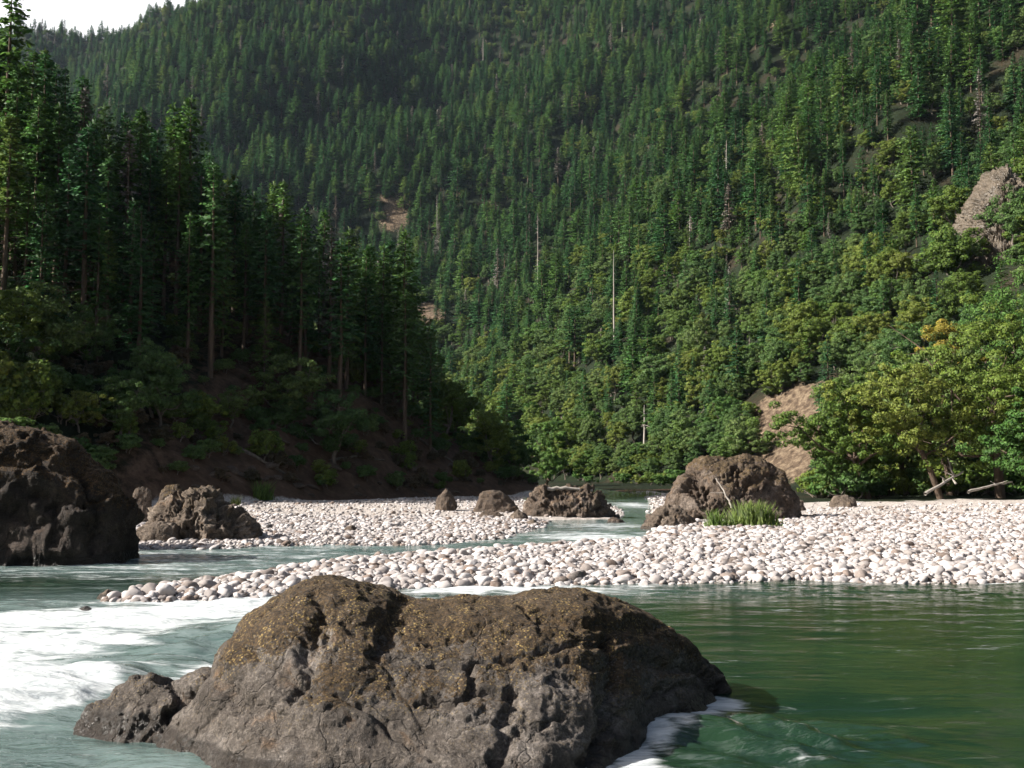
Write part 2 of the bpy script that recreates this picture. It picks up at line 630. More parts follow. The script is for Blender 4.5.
def spur_crest(x):
    return np.interp(x, [-400, -150, -80, -63, -52, -40, -28, -14, -8, -2, 4, 12], [260, 120, 52, 36, 31, 25, 20, 11, 7.5, 3.5, 0.5, -4])  # left end, out of view, is raised to cast shade on the spur


def terrain(x, y):
    x, y = np.asarray(x, float), np.asarray(y, float)
    sr, sl = sdpoly(x, y, RIGHT), sdpoly(x, y, LEFT)
    sd = np.maximum(sr, sl)
    bar = np.where(sd > 0, 0.14 * (1 - np.exp(-np.clip(sd, 0, None) / 0.7)) + np.where(sr > sl, np.minimum(0.015 * np.clip(sd, 0, None), 1.1), np.minimum(0.010 * np.clip(sd, 0, None), 0.6)),
                   np.maximum(-1.5, sd * 0.3))
    bar = bar + np.where(sd > 3, 0.10 * fbm(x / 6, y / 6, 0.3, 3) * smooth(3, 10, sd), 0)
    nb = fbm(x / 26, y / 26, 1.7, 4)
    # left spur
    d1 = (x + 38) * -0.84 + (y - 78) * 0.543 + 3.0 * nb
    h1 = 0.76 * d1 + 1.0 + 1.2 * fbm(x / 8, y / 8, 5.2, 3) * smooth(0, 10, d1)
    cr = spur_crest(x) + 1.5 * nb
    h1 = np.where(h1 > cr, cr + 0.05 * (h1 - cr), h1)
    h1 = np.minimum(h1, cr - 0.55 * (y - 152))
    # right valley side
    d2 = (x - 75) * 0.92 + (y - 115) * 0.38
    u2 = (x - 75) * -0.38 + (y - 115) * 0.92
    g2 = 18 * np.sin(u2 / 38 + 0.6 + 0.004 * d2 + 0.9 * np.sin(u2 / 90)) + 22 * fbm(x / 90, y / 90, 8.1, 4)
    h2 = 0.85 * d2 + g2 * smooth(30, 170, d2) + 4 * nb * smooth(4, 30, d2)
    h2 = np.minimum(h2, 380 + 0.15 * (h2 - 380))
    # the far valley side
    d3 = 0.25 * x + 0.97 * y
    u3 = 0.97 * x - 0.25 * y
    g3 = 34 * np.sin(u3 / 75 + 0.5 * np.sin(d3 / 160) + 2.0) + 46 * fbm(x / 190, y / 190, 3.3, 5)
    h3 = 0.75 * (d3 - 449) + g3 * smooth(455, 620, d3)
    cap = 538 + 8 * fbm(x / 70, y / 70, 2.2, 3) + np.clip((x + 330) * 0.9, -6, 500)
    h3 = np.where(h3 > cap, cap - 0.12 * (h3 - cap), h3)
    hill = np.maximum(np.maximum(h2, h3), h1)
    hill = np.where(sd < 0, hill - 3 * np.clip(-sd, 0, 20), hill)
    return np.maximum(bar, hill)


def hit(px, py, ymin=20.0, ymax=1800.0):
    d = ray(px, py)
    ys = np.geomspace(ymin, ymax, 5000)
    k = ys / d[1]
    z = EYE + d[2] * k
    T = terrain(d[0] * k, ys)
    w = np.nonzero(T >= z)[0]
    i = w[0] if len(w) else len(ys) - 1
    return np.array([d[0] * k[i], ys[i], T[i]])


# ground sheet: polar about the viewpoint, dense where the photo looks
ang_f = np.linspace(-34, 34, 620)
ang_s = np.concatenate([np.linspace(-180, -35, 60), ang_f, np.linspace(35, 180, 60)])
rad = np.concatenate([np.linspace(1.5, 20, 25)[:-1], np.geomspace(20, 180, 330)[:-1], np.geomspace(180, 2300, 300)])
A, R = np.meshgrid(np.radians(ang_s), rad)
X, Y = R * np.sin(A), R * np.cos(A)
Z = terrain(X, Y)
TV = np.stack([X, Y, Z], -1).reshape(-1, 3)
ter_me = mesh_np('terrain', TV, grid_faces(*X.shape)[:, ::-1], mats=[terrain_mat()], smoothf=True)

SCARS = {
    'slip': [(768, 398), (792, 388), (828, 388), (824, 418), (812, 455), (800, 476), (754, 472), (744, 448), (752, 415)],
    'clearing': [(380, 203), (402, 200), (406, 220), (388, 226)],
    'track': [(760, 22), (774, 21), (773, 27), (760, 28)],
    'gap': [(420, 306), (436, 304), (438, 318), (424, 322)],
}
SCARW = {}
sx, sy = TV[:, 0], TV[:, 1]
scar = np.zeros(len(TV))
for k, P in SCARS.items():
    W = [hit(a, b)[:2] for a, b in P]
    SCARW[k] = W
    dd = np.mean([w[1] for w in W])
    near = np.hypot(sx - W[0][0], sy - W[0][1]) < 0.5 * dd
    s = np.full(len(TV), -99.0)
    s[near] = sdpoly(sx[near], sy[near], W)
    scar = np.maximum(scar, smooth(-0.02 * dd, 0.012 * dd, s))
sdl = np.maximum(sdpoly(sx, sy, RIGHT), sdpoly(sx, sy, LEFT))
d1 = (sx + 38) * -0.84 + (sy - 78) * 0.543
d2 = (sx - 75) * 0.92 + (sy - 115) * 0.38
onbar = (sdl > -2) * smooth(0.5, -2.5, d1) * smooth(0, -5, d2) * (sy < 240) * (np.abs(sx) < 150) * (TV[:, 2] < 6) * np.where(sx > 20, smooth(106, 97, sy + 5 * fbm(sx / 5, sy / 5, 2.0, 3)), 1.0)
upl, vpl, fpl = proj(sx, sy, TV[:, 2])
fattr(ter_me, 'scar', scar)
fattr(ter_me, 'gravel', onbar * 1.0)
fattr(ter_me, 'bed', smooth(0.0, 0.3, -TV[:, 2]))
fattr(ter_me, 'brown', smooth(-5, 0, d1) * (1 - smooth(20, 36, d1)) * smooth(-45, -20, sx) * (sy < 175) * 0.9)
tag(link('terrain', ter_me), kind='structure')

# ------------------------------------------------------------------ the river
wa = np.linspace(-48, 48, 760)
wr = np.concatenate([np.geomspace(2.0, 9, 20)[:-1], np.geomspace(9, 60, 430)[:-1], np.geomspace(60, 260, 60)])
A, R = np.meshgrid(np.radians(wa), wr)
X, Y = R * np.sin(A), R * np.cos(A)
WU, WV, _ = proj(X, Y, 0 * X)


def wblob(px, py, rx, ry, tilt=0.0, p=2.0):        # an ellipse lying on the water
    c = gp(px, py)
    a = gp(px + rx, py)[0] - c[0]
    b = 0.5 * abs(gp(px, py - ry)[1] - gp(px, py + ry)[1])
    dx, dy = X - c[0], Y - c[1]
    dx, dy = dx * math.cos(tilt) + dy * math.sin(tilt), -dx * math.sin(tilt) + dy * math.cos(tilt)
    return np.exp(-((dx / a) ** 2 + (dy / b) ** 2) ** (p / 2))


foam = np.zeros_like(X)
for a in [(10, 698, 100, 32, 0, 6), (-60, 680, 120, 45, 0, 4), (60, 642, 120, 18, 0, 3), (150, 616, 150, 15, 0, 3), (250, 604, 150, 10, 0, 3), (40, 620, 100, 12, 0, 3),
          (330, 597, 110, 5), (-60, 640, 120, 30), (175, 672, 60, 13), (225, 690, 50, 12), (150, 694, 40, 10)]:
    foam = np.maximum(foam, wblob(*a))
for a, k in [((500, 590, 150, 5), 0.95), ((640, 586, 60, 4), 0.5), ((740, 588, 70, 3), 0.35), ((590, 537, 80, 6), 0.8), ((610, 526, 60, 4), 0.6), ((585, 511, 50, 2.5), 0.5),
             ((450, 551, 90, 5), 0.30), ((230, 560, 120, 6), 0.34), ((320, 551, 90, 4), 0.22), ((635, 505, 30, 4), 0.7),
             ((718, 702, 22, 8), 1.35), ((698, 712, 22, 9), 1.35), ((675, 726, 22, 10), 1.35), ((655, 738, 22, 12), 1.35), ((632, 752, 26, 22), 1.35), ((690, 712, 24, 14), 0.75), ((590, 775, 40, 18), 1.35), ((262, 757, 60, 7), 0.6), ((700, 585, 120, 3), 0.35),
             ((175, 742, 60, 4), 0.4), ((990, 583, 50, 3), 0.4), ((860, 584, 60, 2), 0.35), ((660, 682, 60, 2), 0.2)]:
    foam = np.maximum(foam, k * wblob(*a))
hole = np.maximum.reduce([wblob(225, 645, 85, 17, 0, 3), wblob(150, 658, 60, 9), wblob(165, 674, 34, 14)])
foam = np.maximum(0.92 * foam, 1.7 * wblob(0, 696, 108, 32, 0, 6)) * (1 - 0.85 * hole)
foam = np.maximum(foam, 0.05 * wblob(750, 738, 110, 24, 0, 3))
foam = np.maximum(foam, 0.30 * smooth(32.5, 34, Y) * smooth(60, 50, Y) * smooth(-4, -8, X))
chop = np.maximum.reduce([0.25 * np.ones_like(X) * smooth(35, 24, X + 0 * Y) * 0, smooth(2, -3, X) * smooth(31, 29, Y) * 0.8, smooth(33, 36, Y) * 0.75,
                          0.55 * smooth(27, 30, Y), 1.0 * wblob(60, 650, 230, 60), 1.2 * wblob(770, 738, 130, 30, 0, 3), 0.9 * wblob(120, 755, 190, 40)])
teal = np.maximum.reduce([smooth(33, 37, Y) * 0.95, smooth(1.5, -4.0, X) * smooth(33, 27, Y) * 0.8, 0.8 * wblob(70, 640, 260, 60), 0.45 * wblob(600, 592, 200, 8), 0.0 * wblob(770, 738, 120, 26, 0, 3)])
z = 0.012 * fbm(X / 1.6, Y / 0.8, 0.2, 3)
z += np.clip(chop, 0, 1) * 0.07 * fbm(X / 1.4, Y / 0.8, 4.2, 4)
z += 0.22 * wblob(20, 695, 90, 28, 0, 3) + np.clip(foam, 0, 1) ** 1.5 * (0.04 + 0.09 * fbm(X / 1.1, Y / 0.55, 1.2, 3)) * smooth(70, 30, Y) * smooth(1.5, -1.5, X)
z += 0.20 * wblob(225, 640, 70, 12) - 0.10 * wblob(200, 660, 60, 8) + 0.14 * wblob(155, 668, 40, 12) + 0.12 * wblob(290, 620, 60, 6)
z += 0.10 * wblob(750, 730, 80, 15) + 0.12 * wblob(668, 730, 45, 14) - 0.10 * wblob(850, 712, 90, 10)
z += wblob(770, 742, 110, 24) * 0.075 * fbm(X * 0.9 + Y * 1.1, (Y + X * 0.35) * 3.6, 3.3, 4)
z += 0.05 * np.sin(8.0 * (X * 0.8 + Y * 0.6) + 3 * fbm(X, Y, 2.0, 2)) * wblob(790, 745, 110, 22)
z += 0.06 * np.sin(4.2 * (Y + 0.15 * X) + 4 * fbm(X / 2, Y / 2, 7.0, 2)) * wblob(220, 650, 150, 35)
wv = np.stack([X, Y, z], -1).reshape(-1, 3)
w_me = mesh_np('river', wv, grid_faces(*X.shape)[:, ::-1], mats=[water_mat()], smoothf=True)
fattr(w_me, 'foam', foam)
fattr(w_me, 'chop', np.clip(chop, 0, 2))
fattr(w_me, 'teal', np.clip(teal, 0, 1))
tag(link('river', w_me), kind='structure')


# ------------------------------------------------------------------ rocks with a traced skyline and a real depth
def profile_rock(name, label, prof, dist, front, back, mat, seed, zbase=-0.5, rough=0.2, pf=2.0, pb=2.4, nx=160, ny=110,
                 wscale=1.0, mossk=0.6, grooves=(), strata=0.0, fronts=None, fct=0.9, cat='boulder', wetz=0.25, group=None):
    """prof: photo points of the skyline from left to right; dist: distance of the crest (number or list);
    front / back: how far the rock reaches towards and away from the viewer at its thickest."""
    prof = np.array(prof, float)
    dist = np.broadcast_to(np.asarray(dist, float), (len(prof),))
    pts = np.array([at(a, b, d) for (a, b), d in zip(prof, dist)])
    xs = pts[:, 0]
    u = np.linspace(0, 1, nx)
    u = 0.5 - 0.5 * np.cos(np.pi * u) if nx > 3 else u
    gx = xs[0] + (xs[-1] - xs[0]) * (0.35 * u + 0.65 * np.linspace(0, 1, nx))
    H = np.interp(gx, xs, pts[:, 2])
    k = max(1, nx // 60)
    ker = np.ones(2 * k + 1) / (2 * k + 1)
    H = np.convolve(np.pad(H, k, 'edge'), ker, 'valid')
    uu = (gx - gx[0]) / (gx[-1] - gx[0])
    H = zbase + (H - zbase) * np.sqrt(np.clip(np.minimum(uu, 1 - uu) / 0.03, 0, 1))
    Yc = np.interp(gx, xs, pts[:, 1])
    w = np.sqrt(np.clip(1 - (2 * (gx - gx[0]) / (gx[-1] - gx[0]) - 1) ** 2, 0.02, 1)) ** 0.8
    Yf = Yc - front * w
    if fronts is not None:
        Yf = np.interp(gx, fronts[0], fronts[1])
    Yb = Yc + back * w
    v = np.linspace(-1, 1, ny)
    v = np.sign(v) * np.abs(v) ** 0.8
    VX, VV = np.meshgrid(gx, v)
    prof_v = np.where(VV < 0, 1 - np.abs(VV) ** pf, 1 - np.abs(VV) ** pb)
    VY = np.where(VV < 0, Yc + VV * (Yc - Yf), Yc + VV * (Yb - Yc))
    VZ = zbase + (H - zbase) * prof_v
    P = np.stack([VX, VY, VZ], -1)
    du = np.gradient(P, axis=1)
    dv = np.gradient(P, axis=0)
    N = np.cross(du, dv)
    N /= np.linalg.norm(N, axis=2)[..., None] + 1e-9
    s = seed * 13.7
    x, y, zz = P[..., 0] / wscale, P[..., 1] / wscale, P[..., 2] / wscale
    big = fbm(x * 0.8 + s, y * 0.8, zz * 0.9, 3)
    rid = 1 - np.abs(fbm(x * 1.1 + s, y * 1.1 + 9, zz * 1.4, 4)) * 2.2
    med = fbm(x * 2.6, y * 2.6 + s, zz * 3.0, 4)
    fin = fbm(x * 8, y * 8, zz * 9 + s, 3)
    wx, wy, wz_ = x + 0.25 * med, y + 0.25 * big, zz + 0.2 * med
    fc = facets(wx * 1.15 + s, wy * 1.15, wz_ * 1.5, seed) + 0.45 * facets(wx * 2.7, wy * 2.7 + s, wz_ * 3.3, seed + 9) + 0.16 * facets(wx * 6.5, wy * 6.5 + s, wz_ * 7.5, seed + 5)
    d = wscale * rough * (0.75 * big - 0.22 * np.clip(rid, 0, 1) ** 3 + 0.22 * med + 0.14 * fin + fct * fc)
    if strata:
        sw = (zz * 1.7 + 0.35 * x + 0.5 * fbm(x * 0.5, y * 0.5, zz * 0.5 + s, 2)) * 1.3
        sw = sw - np.floor(sw)
        d = d + strata * wscale * (sw - smooth(0.86, 1.0, sw))
    if len(grooves):
        U, W_, _ = proj(P[..., 0], P[..., 1], P[..., 2])
        U = U + 11 * med + 5 * fin
        W_ = W_ + 8 * big + 6 * med
        fr = VV < 0.05
        for pl, wd, dp in grooves:
            best = np.full(U.shape, 1e9)
            for (ax, ay), (bx, by) in zip(pl[:-1], pl[1:]):
                ex, ey = bx - ax, by - ay
                t = np.clip(((U - ax) * ex + (W_ - ay) * ey) / (ex * ex + ey * ey), 0, 1)
                best = np.minimum(best, np.hypot(U - ax - ex * t, W_ - ay - ey * t))
            d = d - fr * dp * np.exp(-(best / wd) ** 2)
    fade = smooth(0, 0.06, prof_v)
    P = P + N * (d * fade)[..., None] * np.where(N[..., 2:3] > -2, 1, 0)
    org = np.array([gx.mean(), Yc.mean(), 0.0])
    me = mesh_np(name, (P - org).reshape(-1, 3), grid_faces(ny, nx), mats=[mat], smoothf=True)
    du = np.gradient(P, axis=1)
    dv = np.gradient(P, axis=0)
    N2 = np.cross(du, dv)
    N2 /= np.linalg.norm(N2, axis=2)[..., None] + 1e-9
    hrel = np.clip((P[..., 2]) / max(0.3, H.max()), 0, 1)
    moss = mossk * (0.5 + 0.5 * smooth(0.1, 0.8, N2[..., 2])) * smooth(0.22, 0.80, hrel + 0.3 * big + 0.04 * (P[..., 0] - gx.mean()) / wscale)
    fattr(me, 'moss', moss)
    fattr(me, 'wet', smooth(wetz * 1.6, wetz * 0.4, P[..., 2]))
    o = link(name, me)
    o.location = org
    tag(o, label, cat, group)
    return o


FG = [(150, 742), (190, 702), (212, 672), (230, 642), (245, 620), (262, 606), (290, 589), (330, 580), (360, 583), (385, 591), (405, 601), (440, 600), (470, 597),
      (500, 598), (530, 592), (580, 591), (620, 604), (660, 622), (690, 648), (715, 673), (734, 693), (742, 702)]
FGD = [13.9, 14, 14.05, 14.1, 14.15, 14.2, 14.3, 14.4, 14.5, 14.6, 14.7, 14.9, 15, 15.1, 15.3, 15.5, 15.7, 16, 16.3, 16.6, 17, 17.2]
profile_rock('foreground_boulder', 'huge mossy grey brown boulder rising midstream in the foreground water', FG, FGD, 3, 2.6, M['rock'], 1,
             zbase=-0.55, rough=0.10, fct=0.42, pf=2.0, pb=2.6, nx=520, ny=330, mossk=1.2, strata=0.035,
             fronts=([-4.5, -3.6, -2.9, -2.0, -0.5, 0.3, 0.9, 1.55, 2.5, 3.0, 3.5], [13.4, 12.6, 11.9, 11.3, 11.0, 11.2, 11.9, 13.3, 15.2, 16.2, 17.0]),
             grooves=[([(322, 612), (314, 640), (306, 668), (296, 700)], 9, 0.15), ([(405, 598), (392, 630), (380, 655)], 8, 0.09),
                      ([(424, 712), (450, 704), (476, 694), (512, 691)], 5, 0.12), ([(430, 660), (470, 662), (510, 655), (560, 645), (612, 640)], 5, 0.09),
                      ([(612, 640), (618, 668), (612, 700), (606, 735), (588, 765)], 9, 0.16), ([(474, 664), (470, 690)], 6, 0.12),
                      ([(640, 655), (668, 668), (700, 672), (722, 690)], 7, 0.14), ([(512, 691), (508, 730), (500, 768)], 8, 0.10),
                      ([(540, 612), (580, 622), (620, 626), (660, 632)], 5, 0.08), ([(245, 650), (280, 668), (310, 700)], 2.5, 0.05), ([(340, 620), (372, 640), (400, 690), (430, 740)], 2.5, 0.03), ([(520, 600), (545, 630), (600, 640)], 2.5, 0.05),
                      ([(420, 640), (470, 630), (540, 636)], 2.5, 0.05), ([(560, 660), (590, 670), (612, 668)], 2.5, 0.05), ([(330, 700), (380, 720), (440, 768)], 2.5, 0.06),
                      ([(660, 640), (690, 660), (715, 680)], 3, 0.06), ([(640, 700), (665, 690), (700, 690)], 3, 0.07), ([(450, 720), (500, 730), (560, 720)], 2.5, 0.05), ([(230, 690), (262, 712), (300, 740), (330, 768)], 10, 0.08)],
             wetz=0.20)
profile_rock('low_boulder', 'low wet grey rock shelf against the upstream end of the foreground boulder',
             [(80, 722), (92, 708), (110, 700), (128, 690), (150, 684), (180, 680), (205, 674), (225, 676), (240, 700)], [14.3] * 9, 0.7, 0.8, M['rock'], 3,
             zbase=-0.4, rough=0.13, nx=150, ny=90, mossk=0.35, wetz=0.3, strata=0.05)
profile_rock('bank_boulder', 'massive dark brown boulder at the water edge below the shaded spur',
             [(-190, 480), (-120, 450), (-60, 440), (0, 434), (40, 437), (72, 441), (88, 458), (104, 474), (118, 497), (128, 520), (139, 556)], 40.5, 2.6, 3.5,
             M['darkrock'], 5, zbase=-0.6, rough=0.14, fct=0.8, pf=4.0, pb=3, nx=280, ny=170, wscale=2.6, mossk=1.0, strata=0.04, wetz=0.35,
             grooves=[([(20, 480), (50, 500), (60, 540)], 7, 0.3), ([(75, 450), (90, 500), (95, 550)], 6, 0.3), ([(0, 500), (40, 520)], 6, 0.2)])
profile_rock('pale_boulder', 'pale grey rock tucked behind the massive dark boulder', [(82, 492), (88, 474), (98, 469), (108, 475), (116, 490)], 46, 0.9, 1.0, M['palerock'], 6,
             zbase=0.0, rough=0.16, nx=60, ny=40, mossk=0.3)
profile_rock('crag_rock', 'jagged tan brown outcrop between dark boulder and far cobble bar',
             [(140, 546), (152, 520), (168, 500), (184, 497), (196, 489), (208, 489), (220, 496), (230, 506), (242, 512), (252, 527), (261, 545)], 50.5, 1.9, 1.8,
             M['palerock'], 7, zbase=-0.3, rough=0.40, pf=2.6, nx=150, ny=100, wscale=1.0, mossk=0.55, strata=0.06, wetz=0.12,
             grooves=[([(196, 495), (190, 520), (196, 545)], 4, 0.3), ([(222, 500), (226, 520), (220, 545)], 4, 0.3), ([(240, 512), (236, 540)], 4, 0.25)])
profile_rock('round_boulder', 'rounded mossy boulder perched on the tan jagged outcrop', [(156, 510), (159, 494), (166, 486), (176, 484), (184, 489), (188, 508)], 51, 0.8, 0.8, M['brownrock'], 8,
             zbase=0.6, rough=0.12, nx=60, ny=50, mossk=0.8)
profile_rock('slab_boulder', 'flat pale slab at the foot of the tan jagged outcrop', [(134, 547), (140, 530), (156, 522), (176, 524), (186, 547)], 48.8, 0.8, 0.8, M['palerock'], 9,
             zbase=-0.2, rough=0.14, nx=70, ny=50, mossk=0.1)
profile_rock('small_boulder', 'small brown boulder by itself behind the round mossy one', [(132, 497), (136, 489), (143, 487), (150, 490), (153, 497)], 62, 0.5, 0.5, M['brownrock'], 10,
             zbase=0.5, rough=0.12, nx=40, ny=30, mossk=0.4)
profile_rock('midstream_outcrop', 'flat topped dark outcrop at the mouth of the far channel',
             [(524, 519), (530, 494), (540, 489), (556, 488), (574, 489), (590, 491), (602, 500), (612, 509), (620, 519)], 77, 2.2, 2.4, M['brownrock'], 11,
             zbase=-0.4, rough=0.42, pf=4, nx=150, ny=90, wscale=1.2, mossk=0.6, strata=0.06, wetz=0.2)
profile_rock('gravel_outcrop', 'big craggy outcrop on the gravel bar below the tan landslip',
             [(644, 527), (652, 514), (664, 505), (674, 487), (688, 467), (702, 457), (722, 455), (744, 454), (762, 460), (778, 472), (788, 486), (800, 500)], 69, 3.0, 3.2,
             M['brownrock'], 12, zbase=-0.2, rough=0.12, fct=1.2, pf=2.0, pb=2.2, nx=260, ny=160, wscale=2.2, mossk=0.8, strata=0.03, wetz=0.1,
             grooves=[([(690, 470), (700, 500), (715, 522)], 4, 0.5), ([(735, 470), (740, 500)], 4, 0.4), ([(664, 505), (690, 512)], 4, 0.3)])
profile_rock('ledge_rock', 'low pale ledge at the river side of the big craggy outcrop', [(642, 527), (650, 514), (664, 507), (680, 510), (690, 516), (700, 527)], 63, 1.2, 1.2,
             M['palerock'], 13, zbase=-0.2, rough=0.3, nx=80, ny=60, mossk=0.2, strata=0.15, wetz=0.15)
for i, (lab, pf_, d_, m_) in enumerate([
        ('pointed dark boulder at the shaded foot of the spur', [(434, 512), (438, 496), (446, 488), (453, 495), (457, 512)], 84, 'brownrock'),
        ('squat brown boulder in shade beside the flat topped outcrop', [(474, 510), (480, 494), (494, 490), (508, 495), (520, 512)], 82, 'brownrock'),
        ('pale boulder standing at the tip of the far cobble bar', [(508, 528), (511, 515), (518, 510), (526, 514), (530, 528)], 70, 'palerock'),
        ('low round boulder at the waterline off the far bar tip', [(524, 531), (527, 522), (533, 519), (538, 524), (540, 531)], 66, 'palerock'),
        ('dark flat boulder lying on the far cobble bar', [(476, 520), (482, 512), (492, 510), (504, 515), (508, 522)], 74, 'brownrock'),
        ('brown boulder at the gravel edge right of the grass clump', [(776, 508), (780, 500), (790, 498), (802, 501), (806, 508)], 82, 'brownrock'),
        ('upright grey boulder alone on the wide cobble bar', [(962, 524), (965, 517), (971, 515), (977, 519), (979, 525)], 66, 'brownrock'),
        ('rust brown boulder on the far bar left of centre', [(343, 534), (347, 527), (352, 525), (357, 529), (359, 535)], 56, 'brownrock'),
        ('small midstream rock in the far rapids', [(606, 523), (610, 519), (618, 518), (624, 520), (627, 524)], 70, 'brownrock'),
        ('pale flat boulder among the bushes behind the cobble bar', [(830, 503), (835, 497), (845, 495), (855, 498), (858, 504)], 88, 'palerock'),
        ('grey stone at the very tip of the near cobble bar', [(96, 604), (99, 594), (108, 589), (117, 594), (121, 604)], 28.8, 'palerock'),
        ('dark wet stone beside the tip of the near bar', [(119, 604), (123, 599), (130, 597), (137, 600), (140, 605)], 28.6, 'rock'),
        ('brown half sunk stone in the white water', [(76, 612), (80, 608), (86, 606), (92, 609), (95, 613)], 26.5, 'rock')]):
    profile_rock('boulder', lab, pf_, d_, 0.9 * d_ / 80, 0.9 * d_ / 80, M[m_], 20 + i, zbase=-0.1 if i not in (0, 1, 5, 6, 7, 9) else 0.1, rough=0.14 * d_ / 80 + 0.02, nx=44, ny=36, mossk=0.35,
                 wscale=0.9 * d_ / 80, wetz=0.12)
CLP = [(964, 285), (968, 245), (973, 215), (979, 196), (987, 182), (997, 172), (1007, 176), (1015, 196), (1025, 232), (1034, 285)]
profile_rock('cliff', 'pale grey tan cliff face among trees high above the cobble bar',
             CLP, 213, 11, 40, M['cliff'], 40, zbase=8,
             rough=0.26, fct=1.5, pf=5, nx=260, ny=190, wscale=3.6, mossk=0.6, strata=0.03, cat='cliff', wetz=-50,
             grooves=[([(972, 195), (976, 235), (968, 275)], 2, 0.9), ([(984, 185), (986, 230), (990, 280)], 2, 0.8), ([(1000, 170), (1004, 240)], 2, 0.9), ([(955, 240), (985, 246)], 3, 0.9), ([(960, 215), (990, 212)], 2.5, 0.8)])
profile_rock('cliff', 'tiny white rock face near the top of the lit slope', [(984, 78), (986, 70), (994, 67), (1003, 70), (1006, 78)], 520, 4, 6, M['cliff'], 41,
             zbase=190, rough=0.3, nx=50, ny=40, wscale=3, mossk=0, cat='rock face', wetz=-50)

# ------------------------------------------------------------------ cobbles
def stone_mesh(seed):
    import bmesh
    bm = bmesh.new()
    bmesh.ops.create_icosphere(bm, subdivisions=3, radius=0.5)
    V = np.array([v.co for v in bm.verts])
    r = np.random.default_rng(seed)
    n = V / np.linalg.norm(V, axis=1)[:, None]
    sup = np.ones(len(V)) * 0.55
    for _ in range(7):
        q = r.normal(size=3)
        q /= np.linalg.norm(q)
        c = n @ q
        sup = np.minimum(sup, np.where(c > 0.2, r.uniform(0.36, 0.48) / np.clip(c, 0.2, 1), 9))
    V = n * (0.85 * sup + 0.15 * 0.46)[:, None] * (1 + 0.10 * fbm(n[:, 0] * 1.5 + seed, n[:, 1] * 1.5, n[:, 2] * 1.5, 3))[:, None]
    V = V * np.array([1.15, r.uniform(0.75, 1.0), r.uniform(0.55, 0.78)])
    for v, c in zip(bm.verts, V):
        v.co = c
    me = bpy.data.meshes.new('cobble')
    bm.to_mesh(me)
    bm.free()
    me.polygons.foreach_set('use_smooth', np.full(len(me.polygons), True))
    me.materials.append(M['cobble'])
    return me


STONES = [stone_mesh(100 + i) for i in range(10)]


def scatter(name, meshes, pts, rot, scl, idx, label, cat=None):
    """countless repeats as one object: instances on its own points"""
    col = bpy.data.collections.new(name + '_kinds')
    for i, me in enumerate(meshes):
        o = bpy.data.objects.new('%s_kind_%02d' % (name, i), me)
        col.objects.link(o)
    pm = bpy.data.meshes.new(name)
    pm.vertices.add(len(pts))
    pm.vertices.foreach_set('co', np.asarray(pts, np.float32).ravel())
    a = pm.attributes.new('rot', 'FLOAT_VECTOR', 'POINT')
    a.data.foreach_set('vector', np.asarray(rot, np.float32).ravel())
    a = pm.attributes.new('scl', 'FLOAT_VECTOR', 'POINT')
    a.data.foreach_set('vector', np.asarray(scl, np.float32).ravel())
    a = pm.attributes.new('idx', 'INT', 'POINT')
    a.data.foreach_set('value', np.asarray(idx, np.int32).ravel())
    o = link(name, pm)
    ng = bpy.data.node_groups.new(name, 'GeometryNodeTree')
    ng.interface.new_socket('Geometry', in_out='INPUT', socket_type='NodeSocketGeometry')
    ng.interface.new_socket('Geometry', in_out='OUTPUT', socket_type='NodeSocketGeometry')
    gi, go = ng.nodes.new('NodeGroupInput'), ng.nodes.new('NodeGroupOutput')
    ci = ng.nodes.new('GeometryNodeCollectionInfo')
    ci.inputs[0].default_value = col
    ci.inputs['Separate Children'].default_value = True
    ci.inputs['Reset Children'].default_value = True
    ip = ng.nodes.new('GeometryNodeInstanceOnPoints')
    ip.inputs['Pick Instance'].default_value = True

    def nat(nm, ty):
        q = ng.nodes.new('GeometryNodeInputNamedAttribute')
        q.data_type = ty
        q.inputs[0].default_value = nm
        return [s for s in q.outputs if s.enabled and s.name == 'Attribute'][0]
    er = ng.nodes.new('FunctionNodeEulerToRotation')
    L = ng.links.new
    L(gi.outputs[0], ip.inputs['Points'])
    L(ci.outputs[0], ip.inputs['Instance'])
    L(nat('idx', 'INT'), ip.inputs['Instance Index'])
    L(nat('rot', 'FLOAT_VECTOR'), er.inputs[0])
    L(er.outputs[0], ip.inputs['Rotation'])
    L(nat('scl', 'FLOAT_VECTOR'), ip.inputs['Scale'])
    L(ip.outputs[0], go.inputs[0])
    md = o.modifiers.new('scatter', 'NODES')
    md.node_group = ng
    tag(o, label, cat, kind='stuff')
    return o


def bar_points(n, ylim, seed):
    r = np.random.default_rng(seed)
    y = np.sqrt(r.uniform(ylim[0] ** 2, ylim[1] ** 2, n))
    x = r.uniform(-0.56, 0.56, n) * y
    sr, sl = sdpoly(x, y, RIGHT), sdpoly(x, y, LEFT)
    sd = np.maximum(sr, sl)
    d1 = (x + 38) * -0.84 + (y - 78) * 0.543
    d2 = (x - 75) * 0.92 + (y - 115) * 0.38
    ok = (sd > -0.35) & (d1 < -3.5 + r.normal(0, 0.8, n)) & (d2 < -4) & ~((y < 41) & (x < -10)) & ~((x > 22) & (y > 100 - 5 * fbm(x / 5, y / 5, 2.0, 3))) & ~((x > 18) & (y > 80) & (r.random(n) < smooth(80, 95, y) * 0.93))
    return x[ok], y[ok], sd[ok], sr[ok]


